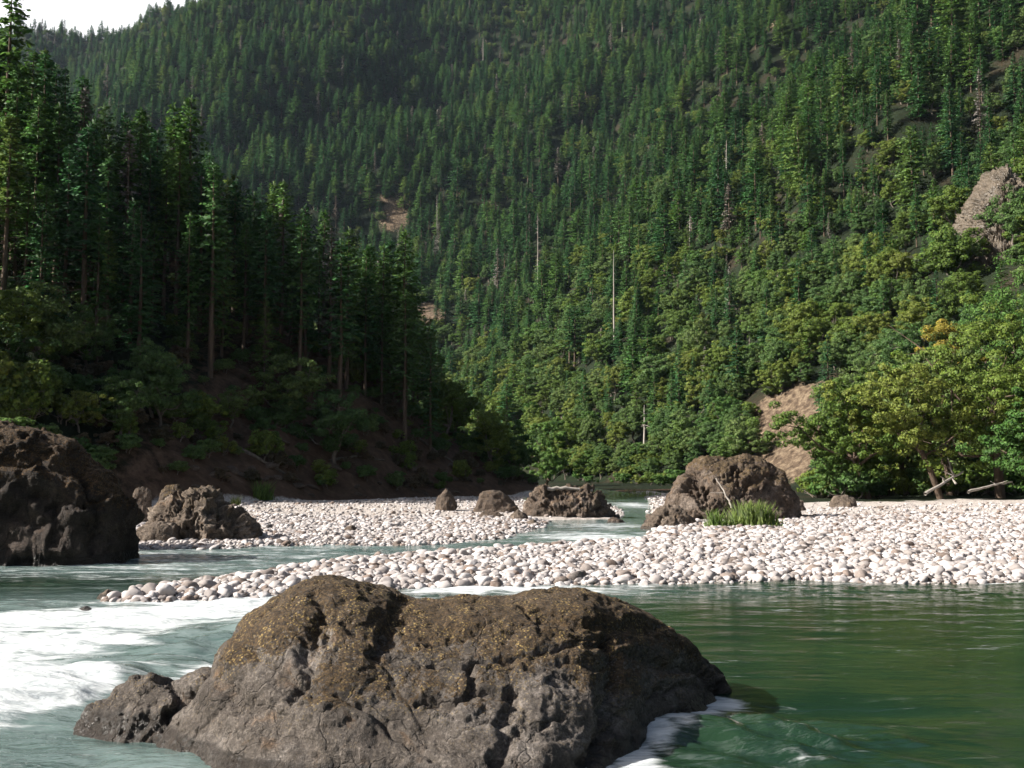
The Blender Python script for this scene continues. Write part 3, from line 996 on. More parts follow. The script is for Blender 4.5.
cx, cyy, csd, csr = bar_points(190000, (27, 72), 3)
fx, fy, fsd, fsr = bar_points(42000, (72, 175), 4)
cx, cyy, csd, csr = [np.concatenate(q) for q in ((cx, fx), (cyy, fy), (csd, fsd), (csr, fsr))]
cs = np.clip(np.exp(rng.normal(math.log(0.116), 0.50, len(cx))), 0.05, 0.40) * np.where(cyy > 72, 1.1, 1.0)
cs = cs * np.where((csr > 0) & (csr < 3), 1.2, 1.0)
cz = terrain(cx, cyy) + cs * rng.uniform(0.02, 0.22, len(cx))
crot = np.stack([rng.normal(0, 0.3, len(cx)), rng.normal(0, 0.3, len(cx)), rng.uniform(0, 6.28, len(cx))], -1)
cidx = rng.integers(0, 10, len(cx))
cu, cv, cf = proj(cx, cyy, cz)
inview = (cu > 5) & (cu < 1019) & (cv < 640)
hidden = (cu > 252) & (cu < 640) & (cv > 588)
score = np.where(inview & ~hidden & (csd > -0.1), cs / cf, 0)
# the biggest-looking stones, spread out enough to be told apart
order = np.argsort(-score)
chosen, cells = [], {}
for i in order[:4000]:
    if len(chosen) >= 300:
        break
    ok = True
    for j in chosen:
        if abs(cu[i] - cu[j]) < 9 and abs(cv[i] - cv[j]) < 6:
            ok = False
            break
    if ok:
        chosen.append(i)
chosen = np.array(chosen)
rest = np.ones(len(cx), bool)
rest[chosen] = False
scatter('cobbles', STONES, np.stack([cx, cyy, cz], -1)[rest], crot[rest], np.repeat(cs[rest, None], 3, 1), cidx[rest],
        'pale rounded cobbles covering both gravel bars')


def cobble_zone(u, v, right):
    if not right:
        if u < 262:
            return 'round the foot of the jagged tan outcrop'
        return 'on the far bar below the shaded spur'
    if v > 585 and u < 200:
        return 'along the thin tip of the near bar'
    if u < 330:
        return 'on the narrow part of the near bar above the white water'
    if u < 480:
        return 'on the near bar behind the peak of the foreground boulder'
    if u < 640:
        return 'on the near bar behind the flat back of the foreground boulder'
    if v > 572:
        return 'at the waterline of the wide bar along the green pool'
    if u < 820:
        return 'on the wide bar below the big craggy outcrop'
    return 'on the wide bar below the leaning riverside trees'


CLAB = []
for i in chosen:
    s = 'large' if cs[i] > 0.36 else ('medium' if cs[i] > 0.28 else 'small')
    CLAB.append((s, cobble_zone(cu[i], cv[i], csr[i] > -0.4)))
for i, (s, zn) in zip(chosen, CLAB):
    o = link('river_cobble', STONES[cidx[i]])
    o.location = (cx[i], cyy[i], cz[i])
    o.rotation_euler = tuple(crot[i])
    o.scale = (cs[i],) * 3
    tag(o, '%s pale rounded stone %s' % (s, zn), 'cobble', 'cobbles ' + zn)

# loose rocks on the shaded bank
rr_ = np.random.default_rng(61)
bank = []
while len(bank) < 46:
    p = hit(rr_.uniform(190, 520), 497 - abs(rr_.normal(0, 26)), 60)
    if p[1] < 160 and p[2] > 0.5:
        bank.append(p)
for i, p in enumerate(bank):
    o = link('bank_rock', STONES[i % 10].copy() if i < 10 else bpy.data.meshes[bank_names[i % 10]])
    if i == 0:
        bank_names = []
    if i < 10:
        o.data.materials.clear()
        o.data.materials.append(M['brownrock'])
        bank_names.append(o.data.name)
    o.location = p
    s_ = rr_.uniform(0.35, 1.3)
    o.scale = (s_ * 1.2, s_, s_ * 0.85)
    o.rotation_euler = (rr_.uniform(-0.4, 0.4), rr_.uniform(-0.4, 0.4), rr_.uniform(0, 6.28))
    pu = proj(*p)[0]
    wh = 'below the bare spur trunks' if pu < 330 else ('beneath the descending crest' if pu < 440 else 'towards the tip of the spur')
    tag(o, '%s brown rock on the shaded earth bank %s' % ('large' if s_ > 0.9 else 'small', wh), 'rock', 'rocks on the shaded bank ' + wh)

# ------------------------------------------------------------------ trees
def quads(c, a, b):
    """quads centred at c spanned by half-axes a and b"""
    V = np.stack([c - a - b, c + a - b, c + a + b, c - a + b], 1).reshape(-1, 3)
    n = len(c)
    return V, np.arange(4 * n).reshape(n, 4)


def diamonds(base, tip, side):
    mid = base * 0.45 + tip * 0.55
    V = np.stack([base, mid - side, tip, mid + side], 1).reshape(-1, 3)
    return V, np.arange(4 * len(base)).reshape(-1, 4)


def conifer(seed, H=25.0, base=0.15, width=0.13, sparse=1.0, dead_low=0, shape=0.8, whorl=0.55):
    r = np.random.default_rng(seed)
    tr = Acc()
    hs = np.linspace(-0.4, H, 10)
    lean = r.normal(0, 0.006, 2)
    bend = r.normal(0, 0.12, (10, 2)).cumsum(0) * 0.3
    path = np.stack([lean[0] * hs + bend[:, 0], lean[1] * hs + bend[:, 1], hs], -1)
    path[0, :2] = 0
    rad = 0.0125 * H * (1 - np.clip(hs, 0, H) / H) ** 0.85 + 0.02
    tr.add(*tube_arrays(path, rad, 7))
    h = base * H
    B, T, S = [], [], []
    W = width * H
    while h < H - 0.25:
        f = (h - base * H) / (H - base * H)
        env = (1 - f) ** shape * min(1.0, 0.55 + 2.2 * f) + 0.02
        nb = r.integers(4, 7)
        for k in range(nb):
            if r.random() > sparse:
                continue
            az = r.uniform(0, 2 * np.pi)
            L = W * env * r.uniform(0.55, 1.15) + 0.15
            up = 0.55 * f - 0.12 + r.normal(0, 0.08)
            d = np.array([math.cos(az), math.sin(az), 0])
            n = max(2, int(L / 0.38))
            t = (np.arange(n) + r.uniform(0.2, 0.8)) / n
            t = t[t * L > 0.12 * L]
            n = len(t)
            if n == 0:
                continue
            c0 = np.array([np.interp(h, hs, path[:, 0]), np.interp(h, hs, path[:, 1]), h])
            P = c0 + (d[None] * (t * L)[:, None]) + np.array([0, 0, 1.0])[None] * ((up * t * L) - 0.22 * L * t ** 2 * (1.2 - f))[:, None]
            sd = np.array([-d[1], d[0], 0])
            ln = (0.42 + 0.30 * (1 - t)) * min(1.0, 0.5 + 0.14 * L) * 1.3
            for sg in (-1, 1):
                dirv = d[None] * r.uniform(0.5, 1.0, (n, 1)) + sg * sd[None] * r.uniform(0.35, 1.0, (n, 1)) + np.array([0, 0, 1.0]) * r.normal(-0.22, 0.25, (n, 1))
                dirv /= np.linalg.norm(dirv, axis=1)[:, None]
                tip = P + dirv * (ln * r.uniform(0.8, 1.3, n))[:, None]
                sv = np.cross(dirv, np.array([0, 0, 1.0]) + r.normal(0, 0.5, (n, 3)))
                sv /= np.linalg.norm(sv, axis=1)[:, None] + 1e-9
                B.append(P)
                T.append(tip)
                S.append(sv * (ln * r.uniform(0.26, 0.44, n))[:, None])
            # the tip of the branch
            B.append(P[-1:])
            T.append(P[-1:] + (d * 0.6 + np.array([0, 0, -0.12]))[None] * ln[-1:, None])
            S.append((sd * 0.2)[None] * ln[-1:, None])
        h += whorl * r.uniform(0.6, 1.3) * (0.6 + 0.4 * (1 - f))
    # leader
    for k in range(10):
        az = r.uniform(0, 6.28)
        b = np.array([[path[-1, 0], path[-1, 1], H - 0.9 + 0.09 * k]])
        d = np.array([[0.3 * math.cos(az), 0.3 * math.sin(az), 0.45]])
        B.append(b)
        T.append(b + d)
        S.append(np.array([[-math.sin(az) * 0.1, math.cos(az) * 0.1, 0]]))
    for k in range(dead_low):
        hh = r.uniform(0.08, base + 0.05) * H
        az = r.uniform(0, 6.28)
        L = r.uniform(0.5, 2.2)
        p = np.array([np.interp(hh, hs, path[:, 0]), np.interp(hh, hs, path[:, 1]), hh])
        q = p + np.array([math.cos(az) * L, math.sin(az) * L, r.uniform(-0.5, 0.2) * L])
        tr.add(*tube_arrays([p, (p + q) / 2 + [0, 0, 0.08], q], [0.05, 0.03, 0.01], 4))
    B = np.concatenate(B)
    cv, cfc = diamonds(B, np.concatenate(T), np.concatenate(S))
    ax = np.stack([np.interp(cv[:, 2], hs, path[:, 0]), np.interp(cv[:, 2], hs, path[:, 1]), cv[:, 2]], -1)
    nr = cv - ax
    nr[:, 2] = 0
    nr /= np.linalg.norm(nr, axis=1)[:, None] + 0.25
    nr[:, 2] = 0.45
    return tr.get(), (cv, cfc, nr)


def broadleaf(seed, H=12.0, spread=0.36, trunk_frac=0.28, nlimb=6, nclump=110, nleaf=62, leaf=0.26, lean=(0, 0), stems=1, clump_r=0.95, low=0.22):
    r = np.random.default_rng(seed)
    tr = Acc()
    Lv = []
    centers = []
    lean = np.array([lean[0], lean[1], 0.0])
    for st in range(stems):
        off = np.array([r.normal(0, 0.25), r.normal(0, 0.25), 0]) * (stems > 1)
        th = trunk_frac * H
        top = off * 2 + lean * 0.35 * H + np.array([r.normal(0, 0.04) * H, r.normal(0, 0.04) * H, th])
        r0 = 0.020 * H / math.sqrt(stems) + 0.03
        mid = off + (top - off) * 0.5 + r.normal(0, 0.02, 3) * H * [1, 1, 0]
        tr.add(*tube_arrays([off + [0, 0, -0.4], off * 1.0 + [0, 0, 0.1], mid, top], [r0 * 1.35, r0 * 1.1, r0 * 0.9, r0 * 0.75], 8))
        for k in range(nlimb):
            az = 2 * np.pi * (k + r.uniform(0, 0.8)) / nlimb
            el = r.uniform(0.25, 1.25) if k else 1.4
            L = H * r.uniform(0.32, 0.62) * (0.75 if el < 0.5 else 1.0)
            if spread < 0.13:
                L *= 0.36
            hd = np.array([math.cos(az) * math.cos(el), math.sin(az) * math.cos(el), math.sin(el)])
            hd[:2] *= spread / 0.34
            s0 = off + (top - off) * r.uniform(0.55, 1.0)
            p1 = s0 + hd * L * 0.5 + r.normal(0, 0.03, 3) * H
            p2 = s0 + hd * L * 1.0 + np.array([0, 0, 0.06 * H]) + lean * 0.2 * H + r.normal(0, 0.03, 3) * H
            p2[2] = min(p2[2], H * 0.97)
            tr.add(*tube_arrays([s0, (s0 + p1) / 2 + r.normal(0, 0.015, 3) * H, p1, p2], [r0 * 0.6, r0 * 0.45, r0 * 0.32, r0 * 0.1], 6))
            for _ in range(3):
                t_ = r.uniform(0.35, 0.9)
                q0 = p1 + (p2 - p1) * t_
                q1 = q0 + r.normal(0, 1, 3) * [0.12 * H, 0.12 * H, 0.07 * H]
                tr.add(*tube_arrays([q0, (q0 + q1) / 2, q1], [r0 * 0.2, r0 * 0.14, r0 * 0.05], 5))
                centers.append(q1)
            centers += [p1 * 0.4 + p2 * 0.6, p2]
    centers = np.array(centers)
    C = []
    mid = lean * 0.45 * H + np.array([0, 0, H * (0.5 + low / 2)])
    for i in range(nclump):
        if r.random() < 0.62:
            c = centers[r.integers(len(centers))] + r.normal(0, 1, 3) * [0.075 * H, 0.075 * H, 0.055 * H]
        else:
            q = r.normal(size=3)
            q /= np.linalg.norm(q)
            c = mid + q * np.array([spread * H, spread * H, H * (0.5 - low / 2)]) * r.uniform(0.55, 0.97)
        if c[2] < low * H * 0.8:
            c[2] = low * H * r.uniform(0.8, 1.3)
        c[2] = min(c[2], H * 0.98)
        C.append(c)
    C = np.array(C)
    rr = clump_r * r.uniform(0.55, 1.25, len(C)) * (H / 12.0) ** 0.5
    q = r.normal(size=(len(C), nleaf, 3))
    q /= np.linalg.norm(q, axis=2)[..., None]
    dist = r.uniform(0.35, 1.0, (len(C), nleaf, 1)) ** 0.6
    P = C[:, None] + q * dist * rr[:, None, None] * np.array([1.0, 1.0, 0.62])
    P = P.reshape(-1, 3)
    nrm = (q + r.normal(0, 0.55, q.shape) + [0, 0, 0.35]).reshape(-1, 3)
    nrm /= np.linalg.norm(nrm, axis=1)[:, None]
    a = np.cross(nrm, r.normal(size=nrm.shape))
    a /= np.linalg.norm(a, axis=1)[:, None] + 1e-9
    b = np.cross(nrm, a)
    ls = leaf * r.uniform(0.6, 1.35, len(P))
    V = np.stack([P - a * ls[:, None], P - b * 0.55 * ls[:, None], P + a * ls[:, None], P + b * 0.55 * ls[:, None]], 1).reshape(-1, 3)
    cm = C.mean(0)
    og = np.repeat(C, nleaf, 0) - cm
    og /= np.linalg.norm(og, axis=1)[:, None] + 1e-6
    nr = 0.75 * q.reshape(-1, 3) + 0.45 * og + [0, 0, 0.3]
    nr /= np.linalg.norm(nr, axis=1)[:, None] + 1e-6
    return tr.get(), (V, np.arange(len(V)).reshape(-1, 4), np.repeat(nr, 4, 0))


class Kind:
    def __init__(s, name, H, tr, cr, bark, leafm):
        s.name, s.H = name, H
        s.tm = mesh_np(name + '_trunk', tr[0], tr[1], mats=[bark], smoothf=True)
        s.cm = mesh_np(name + '_crown', cr[0], cr[1], mats=[leafm])
        nat = s.cm.attributes.new('nrm', 'FLOAT_VECTOR', 'POINT')
        nat.data.foreach_set('vector', np.asarray(cr[2], np.float32).ravel())
        V = np.concatenate([tr[0], cr[0]])
        Fq = np.concatenate([tr[1], cr[1] + len(tr[0])])
        s.jm = mesh_np(name, V, Fq, mats=[bark, leafm], midx=np.concatenate([np.zeros(len(tr[1])), np.ones(len(cr[1]))]))
        nat = s.jm.attributes.new('nrm', 'FLOAT_VECTOR', 'POINT')
        nat.data.foreach_set('vector', np.concatenate([np.zeros(len(tr[0]) * 3), np.asarray(cr[2]).ravel()]).astype(np.float32))
        s.w = np.percentile(np.hypot(cr[0][:, 0], cr[0][:, 1]), 93)


CON, BRO = [], []
specs = [('fir', 26, 0.10, 0.175, 1.0, 0, 0.78), ('fir', 27, 0.16, 0.15, 0.95, 2, 0.68), ('fir', 23, 0.06, 0.19, 1.0, 0, 0.82), ('fir', 28, 0.22, 0.155, 0.9, 6, 0.58),
         ('pine', 25, 0.20, 0.18, 0.8, 5, 0.52), ('pine', 23, 0.10, 0.19, 0.85, 2, 0.6), ('fir', 21, 0.05, 0.20, 1.0, 0, 0.9), ('fir', 28, 0.12, 0.135, 0.9, 0, 0.72),
         ('dead', 24, 0.2, 0.11, 0.55, 12, 0.7), ('fir', 25, 0.25, 0.17, 0.62, 8, 0.45), ('pine', 20, 0.12, 0.22, 0.9, 2, 0.55)]
for i, (m_, H_, b_, w_, s_, d_, sh_) in enumerate(specs):
    tr, cr = conifer(200 + i, H_, b_, w_, s_, d_, sh_)
    CON.append(Kind(m_, H_, tr, cr, M['bark'], M[m_]))
TALL = []
for i, (m_, b_, w_) in enumerate([('pine', 0.36, 0.12), ('pine', 0.26, 0.125), ('fir', 0.40, 0.11), ('pine', 0.5, 0.115)]):
    tr, cr = conifer(300 + i, 24, b_, w_, 0.85, 30, 0.55, 0.42)
    TALL.append(Kind('tall_' + m_, 24, tr, cr, M['bark'], M[m_]))
for i, (m_, H_, sp_, tf_, low_) in enumerate([('oak', 12, 0.34, 0.25, 0.2), ('live', 13, 0.30, 0.25, 0.18), ('oak', 10, 0.40, 0.2, 0.15), ('live', 11, 0.36, 0.2, 0.15),
                                              ('alder', 13, 0.28, 0.3, 0.2), ('live', 14, 0.27, 0.25, 0.15)]):
    tr, cr = broadleaf(400 + i, H_, sp_, tf_, 6, 120, 95, 0.19, low=low_)
    BRO.append(Kind(m_, H_, tr, cr, M['greybark'], M[m_]))
SHR = []
for i, (m_, H_) in enumerate([('live', 3.0), ('oak', 3.4), ('live', 2.4), ('alder', 2.8), ('brush', 2.2)]):
    tr, cr = broadleaf(500 + i, H_, 0.48, 0.15, 4, 46, 60, 0.16, stems=3, clump_r=1.05, low=0.05)
    SHR.append(Kind('shrub_' + m_, H_, tr, cr, M['greybark'], M[m_]))


def plant(kind, name, loc, rz, sc, label, cat, group=None, parts=True):
    root = empty(name, loc, rz, sc)
    tag(root, label, cat, group)
    link('trunk' if cat != 'shrub' else 'stem', kind.tm, root)
    link('crown' if cat != 'shrub' else 'foliage', kind.cm, root)
    return root


# horizon of the bare ground seen from the viewpoint, for what hides what
hr_a = np.radians(np.linspace(-27, 27, 541))
hr_r = np.concatenate([np.geomspace(20, 180, 200)[:-1], np.geomspace(180, 2200, 260)])
HA, HR = np.meshgrid(hr_a, hr_r)
HT = terrain(HR * np.sin(HA), HR * np.cos(HA))
HE = np.maximum.accumulate((HT - EYE) / HR, axis=0)


def ground_tan(x, y):
    a, rr = np.arctan2(x, y), np.hypot(x, y)
    i = np.clip(np.searchsorted(hr_r, rr * 0.985) - 1, 0, len(hr_r) - 1)
    j = np.clip(((a - hr_a[0]) / (hr_a[1] - hr_a[0])).round().astype(int), 0, len(hr_a) - 1)
    return HE[i, j]


cand = []     # (x, y, kindlist, kindindex, scale)


def jitter(x0, x1, y0, y1, step, seed):
    r = np.random.default_rng(seed)
    gx, gy = np.meshgrid(np.arange(x0, x1, step), np.arange(y0, y1, step))
    x = (gx + r.uniform(-0.48, 0.48, gx.shape) * step).ravel()
    y = (gy + r.uniform(-0.48, 0.48, gx.shape) * step).ravel()
    k = (np.abs(x) < y * 0.53 + 12)
    return x[k], y[k], r


def dspur(x, y):
    return (x + 38) * -0.84 + (y - 78) * 0.543


def dright(x, y):
    return (x - 75) * 0.92 + (y - 115) * 0.38


CROWD = fbm
# the far side and the right side
x, y, r = jitter(-720, 760, 150, 1420, 9.1, 21)
zt = terrain(x, y)
d2, d3 = dright(x, y), 0.25 * x + 0.97 * y
k = (d2 > 6) | (d3 > 452)
k &= zt > 2
x, y, zt, d2, d3 = x[k], y[k], zt[k], d2[k], d3[k]
u_, v_, f_ = proj(x, y, zt)
far = (0.75 * (d3 - 449)) > (0.85 * d2)
dens = fbm(x / 45, y / 45, 9.9, 3)
rnd = r.random(len(x))
pcon = np.where(far, np.where(zt < 95, 0.35, 0.93), np.clip(0.25 + zt / 110, 0.2, 0.86))
pcon = pcon + 0.35 * fbm(x / 60, y / 60, 4.4, 2)
# the rest of the photo's open ground
keep = (dens > -0.75) | (rnd < 0.4)
iscon = r.random(len(x)) < pcon
for i in np.nonzero(keep)[0]:
    if iscon[i]:
        ki = r.choice(11, p=[0.16, 0.13, 0.12, 0.10, 0.09, 0.09, 0.07, 0.08, 0.04, 0.07, 0.05])
        H = (r.triangular(9, 20, 32) if far[i] else r.triangular(8, 16, 28)) * (0.75 if zt[i] < 60 and not far[i] else 1.0)
        if far[i] and zt[i] > 380:
            H *= 0.85
        cand.append((x[i], y[i], 0, ki, H / CON[ki].H))
    else:
        ki = r.choice(6, p=[0.2, 0.27, 0.13, 0.15, 0.03 if zt[i] > 50 else 0.12, 0.22 if zt[i] > 50 else 0.13])
        H = r.uniform(7, 13)
        cand.append((x[i], y[i], 1, ki, H / BRO[ki].H))
# more low trees between the conifers of the nearer slope
x, y, r = jitter(-60, 260, 150, 480, 6.5, 22)
zt = terrain(x, y)
d2 = dright(x, y)
k = (d2 > 2) & (d2 < 190) & (0.75 * (0.25 * x + 0.97 * y - 449) < 0.85 * d2)
for xx, yy, zz in zip(x[k], y[k], zt[k]):
    if r.random() < (0.75 if zz < 45 else 0.42):
        ki = r.choice(6, p=[0.22, 0.25, 0.14, 0.17, 0.10, 0.12])
        cand.append((xx, yy, 1, ki, r.uniform(5, 10) / BRO[ki].H))
# low growth filling the gaps of the far side
x, y, r = jitter(-720, 760, 260, 1400, 9.5, 29)
zt = terrain(x, y)
k = ((dright(x, y) > 40) | (0.25 * x + 0.97 * y > 452)) & (zt > 3)
for xx, yy in zip(x[k], y[k]):
    if r.random() < 0.55:
        ki = r.choice(6, p=[0.08, 0.36, 0.06, 0.25, 0.02, 0.23])
        cand.append((xx, yy, 1, ki, r.uniform(3.5, 8) / BRO[ki].H))
    else:
        ki = r.choice([0, 2, 6, 5])
        cand.append((xx, yy, 0, ki, r.uniform(6, 13) / CON[ki].H))
# spur: conifers on the crest, low trees and shrubs on its face
x, y, r = jitter(-90, 8, 70, 190, 3.7, 23)
zt = terrain(x, y)
d1 = dspur(x, y)
for xx, yy, zz, dd in zip(x, y, zt, d1):
    if dd < 3 or zz < 1.5 or yy > 178:
        continue
    rel = zz / max(spur_crest(xx), 1)
    q = r.random()
    if rel > 0.5 and xx < -9 and q < 0.85:
        if r.random() < 0.6:
            ki = r.integers(4)
            cand.append((xx, yy, 2, ki, r.triangular(9, 19, 24) / 24))
        else:
            ki = r.choice([1, 3, 4, 5, 7, 8, 9, 9])
            cand.append((xx, yy, 0, ki, r.uniform(9, 20) / CON[ki].H))
    elif rel > 0.25 and q < (0.45 if xx < -22 else 0.3):
        ki = r.choice([1, 3, 0, 5])
        cand.append((xx, yy, 1, ki, r.uniform(3.5, 8) / BRO[ki].H))
    elif q > (0.45 if xx < -22 else 0.5):
        ki = r.integers(3)
        cand.append((xx, yy, 3, ki, r.uniform(0.5, 1.1)))
x, y, r = jitter(-45, 8, 75, 175, 2.0, 31)
zt = terrain(x, y)
for xx, yy, zz, dd in zip(x, y, zt, dspur(x, y)):
    if dd > 0 and zz > 0.8 and yy < 158 and r.random() < 0.7:
        cand.append((xx, yy, 3, int(r.choice([4, 4, 0, 1, 2])), r.uniform(0.25, 0.75)))
# foot of the right slope and the river bend: bright low growth
for (u, v, n, su, sv, kind, ks, h0, h1, seed) in [
        (650, 487, 26, 30, 4, 3, (3, 1), 0.5, 1.0, 1), (575, 478, 16, 26, 8, 1, (4, 4, 0), 0.35, 0.75, 2), (848, 496, 40, 26, 1.5, 3, (3, 3, 1, 0), 0.5, 1.15, 3),
        (945, 493, 80, 55, 1.5, 3, (1, 0, 3, 1), 0.5, 1.25, 4), (600, 484, 10, 40, 4, 3, (3, 3, 1), 0.6, 1.1, 5), (700, 455, 14, 30, 10, 1, (0, 3, 1), 0.4, 0.7, 6), (640, 470, 40, 50, 6, 1, (0, 3, 1, 4), 0.25, 0.6, 7), (930, 478, 26, 70, 6, 1, (0, 3, 1, 4), 0.3, 0.8, 8), (725, 395, 16, 18, 12, 1, (0, 3, 1), 0.35, 0.8, 9), (810, 365, 26, 40, 10, 1, (0, 3, 1, 5), 0.4, 0.9, 10),
        (15, 405, 30, 30, 10, 3, (0, 1, 2), 0.7, 1.4, 11), (640, 490, 30, 16, 2, 3, (3, 3, 1), 0.5, 1.0, 12), (860, 300, 16, 20, 20, 1, (0, 3, 1, 5), 0.5, 0.9, 13), (992, 268, 34, 18, 12, 3, (0, 1, 2), 0.7, 1.5, 14), (762, 388, 12, 14, 8, 3, (0, 1, 2), 0.7, 1.5, 17), (640, 400, 14, 30, 14, 3, (0, 1, 2), 0.7, 1.5, 18), (790, 432, 14, 26, 24, 3, (0, 1, 4, 4), 0.3, 0.8, 15), (982, 222, 14, 16, 26, 3, (0, 1, 2), 0.5, 1.3, 16)]:
    r = np.random.default_rng(900 + seed)
    for _ in range(n):
        p = hit(u + r.normal(0, su), v + r.normal(0, sv))
        if p[2] < 0.35 or p[1] > 330:
            continue
        cand.append((p[0], p[1], kind, int(r.choice(ks)), r.uniform(h0, h1)))

KL = [CON, BRO, TALL, SHR]
cand = np.array(cand)
x, y = cand[:, 0], cand[:, 1]
kt, ki, sc_ = cand[:, 2].astype(int), cand[:, 3].astype(int), cand[:, 4]
z = terrain(x, y)
Ht = np.array([KL[a][b].H for a, b in zip(kt, ki)]) * sc_
Wd = np.array([KL[a][b].w for a, b in zip(kt, ki)]) * sc_
u0, v0, f0 = proj(x, y, z)
u1, v1, f1 = proj(x, y, z + Ht)
# leave bare ground, the cliff and its foreground open
ok = np.ones(len(x), bool)
for k_, P in SCARS.items():
    W = SCARW[k_]
    dd = np.mean([w[1] for w in W])
    for t_ in (0.0, 0.35, 0.7, 0.95):
        uu, vv, _ = proj(x, y, z + Ht * t_)
        s = sdpoly(uu, vv, P)
        ok &= ~((s > (3 if k_ in ('slip',) else 1)) & (y < dd * 1.12))
for t_ in (0.0, 0.25, 0.5, 0.75, 1.0):
    uu, vv, _ = proj(x, y, z + Ht * t_)
    s = sdpoly(uu, vv, [(968, 246), (972, 215), (980, 190), (996, 178), (1003, 205), (992, 242)])
    ok &= ~((s > -8) & (y < 240))
    ok &= ~((sdpoly(uu, vv, [(985, 76), (989, 68), (1003, 69), (1005, 77)]) > -2) & (y < 560))
ok &= ~((x > 80) & (y > 188) & (y < 236) & (x < 106) & (np.abs(x / y - 0.425) < 0.022))
cand, x, y, z, kt, ki, sc_, Ht, Wd, u0, v0, f0, u1, v1 = [q[ok] for q in (cand, x, y, z, kt, ki, sc_, Ht, Wd, u0, v0, f0, u1, v1)]
# who shows how much: paint silhouettes from near to far on a small buffer
gt = ground_tan(x, y)
vis = np.zeros(len(x))
BW, BH = 512, 384
occ = np.zeros((BH, BW), bool)
order = np.argsort(f0)
vground = 384 - F * np.tan(np.arctan(gt * np.cos(np.arctan2(x, y))) - PITCH)
for i in order:
    hw = Wd[i] * F / f0[i] / 2
    top, bot = v1[i] / 2, min(v0[i], vground[i]) / 2
    if bot <= top or u0[i] / 2 + hw < 0 or u0[i] / 2 - hw > BW:
        continue
    ys = np.arange(max(0, int(top)), min(BH, int(bot) + 1))
    for yy in ys:
        t_ = (yy - top) / max(1e-3, v0[i] / 2 - top)
        if kt[i] in (0, 2):
            w_ = hw * min(1, 0.12 + 1.15 * t_)
            if kt[i] == 2 and t_ > 0.6:
                w_ = hw * 0.25
        else:
            w_ = hw * math.sqrt(max(0.05, 1 - (2 * t_ - 1) ** 2))
        a, b = int(max(0, u0[i] / 2 - w_)), int(min(BW, u0[i] / 2 + w_ + 1))
        if b > a:
            seg = occ[yy, a:b]
            vis[i] += (b - a) - seg.sum()
            seg[:] = True
con_i = np.nonzero((kt == 0) | (kt == 2))[0]
bro_i = np.nonzero(kt == 1)[0]
shr_i = np.nonzero(kt == 3)[0]


def top(idx, n, least=6):
    q = idx[np.argsort(-vis[idx])][:n]
    return q[vis[q] >= least]


inds = np.concatenate([top(con_i, 290), top(bro_i, 285), top(shr_i, 110)])
LM = [('the tan landslip', 780, 430, 200), ('the pale cliff', 985, 225, 200), ('the tall bleached snag', 614, 290, 330), ('the yellow leaved tree', 945, 305, 130),
      ('the river bend', 600, 480, 230), ('the big craggy outcrop', 722, 470, 70), ('the massive dark boulder', 60, 470, 60), ('the tan hillside clearing', 392, 212, 560),
      ('the shaded spur tip', 480, 430, 140), ('the bare spur trunks', 215, 240, 140), ('the sky gap', 120, 40, 140), ('the jagged tan outcrop', 200, 470, 90),
      ('the dark gully', 640, 150, 600), ('the white rock face', 995, 72, 520), ('the shaded brown bank', 360, 440, 120), ('the leaning riverside oaks', 915, 420, 110),
      ('the upper gravel', 870, 330, 160), ('the valley floor gap', 520, 330, 350)]
LMP = {'the upper gravel': 'the gravel bar'}


def describe(i):
    u, v = u0[i], 0.55 * v1[i] + 0.45 * v0[i]
    best, bd = None, 1e9
    for nm, a, b, dd in LM:
        q = math.hypot(u - a, v - b) + 60 * abs(math.log(f0[i] / dd))
        if q < bd:
            best, bd = (nm, a, b, dd), q
    nm, a, b, dd = best
    dx, dy = u - a, v - b
    far_ = math.hypot(dx, dy)
    th = math.degrees(math.atan2(-dy, dx)) % 360
    rel = ['right of', 'above right of', 'straight above', 'above left of', 'left of', 'below left of', 'straight below', 'below right of'][int(((th + 22.5) % 360) // 45)]
    band = 'just' if far_ < 45 else ('well' if far_ < 100 else 'far')
    if far_ < 18:
        return 'right beside ' + nm
    return '%s %s %s' % (band, rel, nm)


def look(i):
    if kt[i] == 2:
        return '%s bare trunked dark conifer' % ('tall' if Ht[i] > 17.5 else 'short')
    if kt[i] == 0:
        m = KL[0][ki[i]].name
        wd = 'broad' if Wd[i] / Ht[i] > 0.15 else 'narrow'
        return '%s %s %s' % ('tall' if Ht[i] > 21 else 'short', wd, {'fir': 'dark conifer', 'pine': 'bright green conifer', 'dead': 'grey dead conifer'}[m])
    if kt[i] == 1:
        m = KL[1][ki[i]].name
        return '%s %s' % ('large' if Ht[i] > 9.5 else ('medium' if Ht[i] > 6.8 else 'small'), {'oak': 'olive round headed tree', 'live': 'grey green leafy tree', 'alder': 'bright green leafy tree'}[m])
    m = KL[3][ki[i]].name
    return '%s %s' % ('large' if sc_[i] > 0.85 else 'small', {'shrub_oak': 'olive bush', 'shrub_live': 'grey green bush', 'shrub_alder': 'bright green bush', 'shrub_brush': 'brown dry bush'}[m])


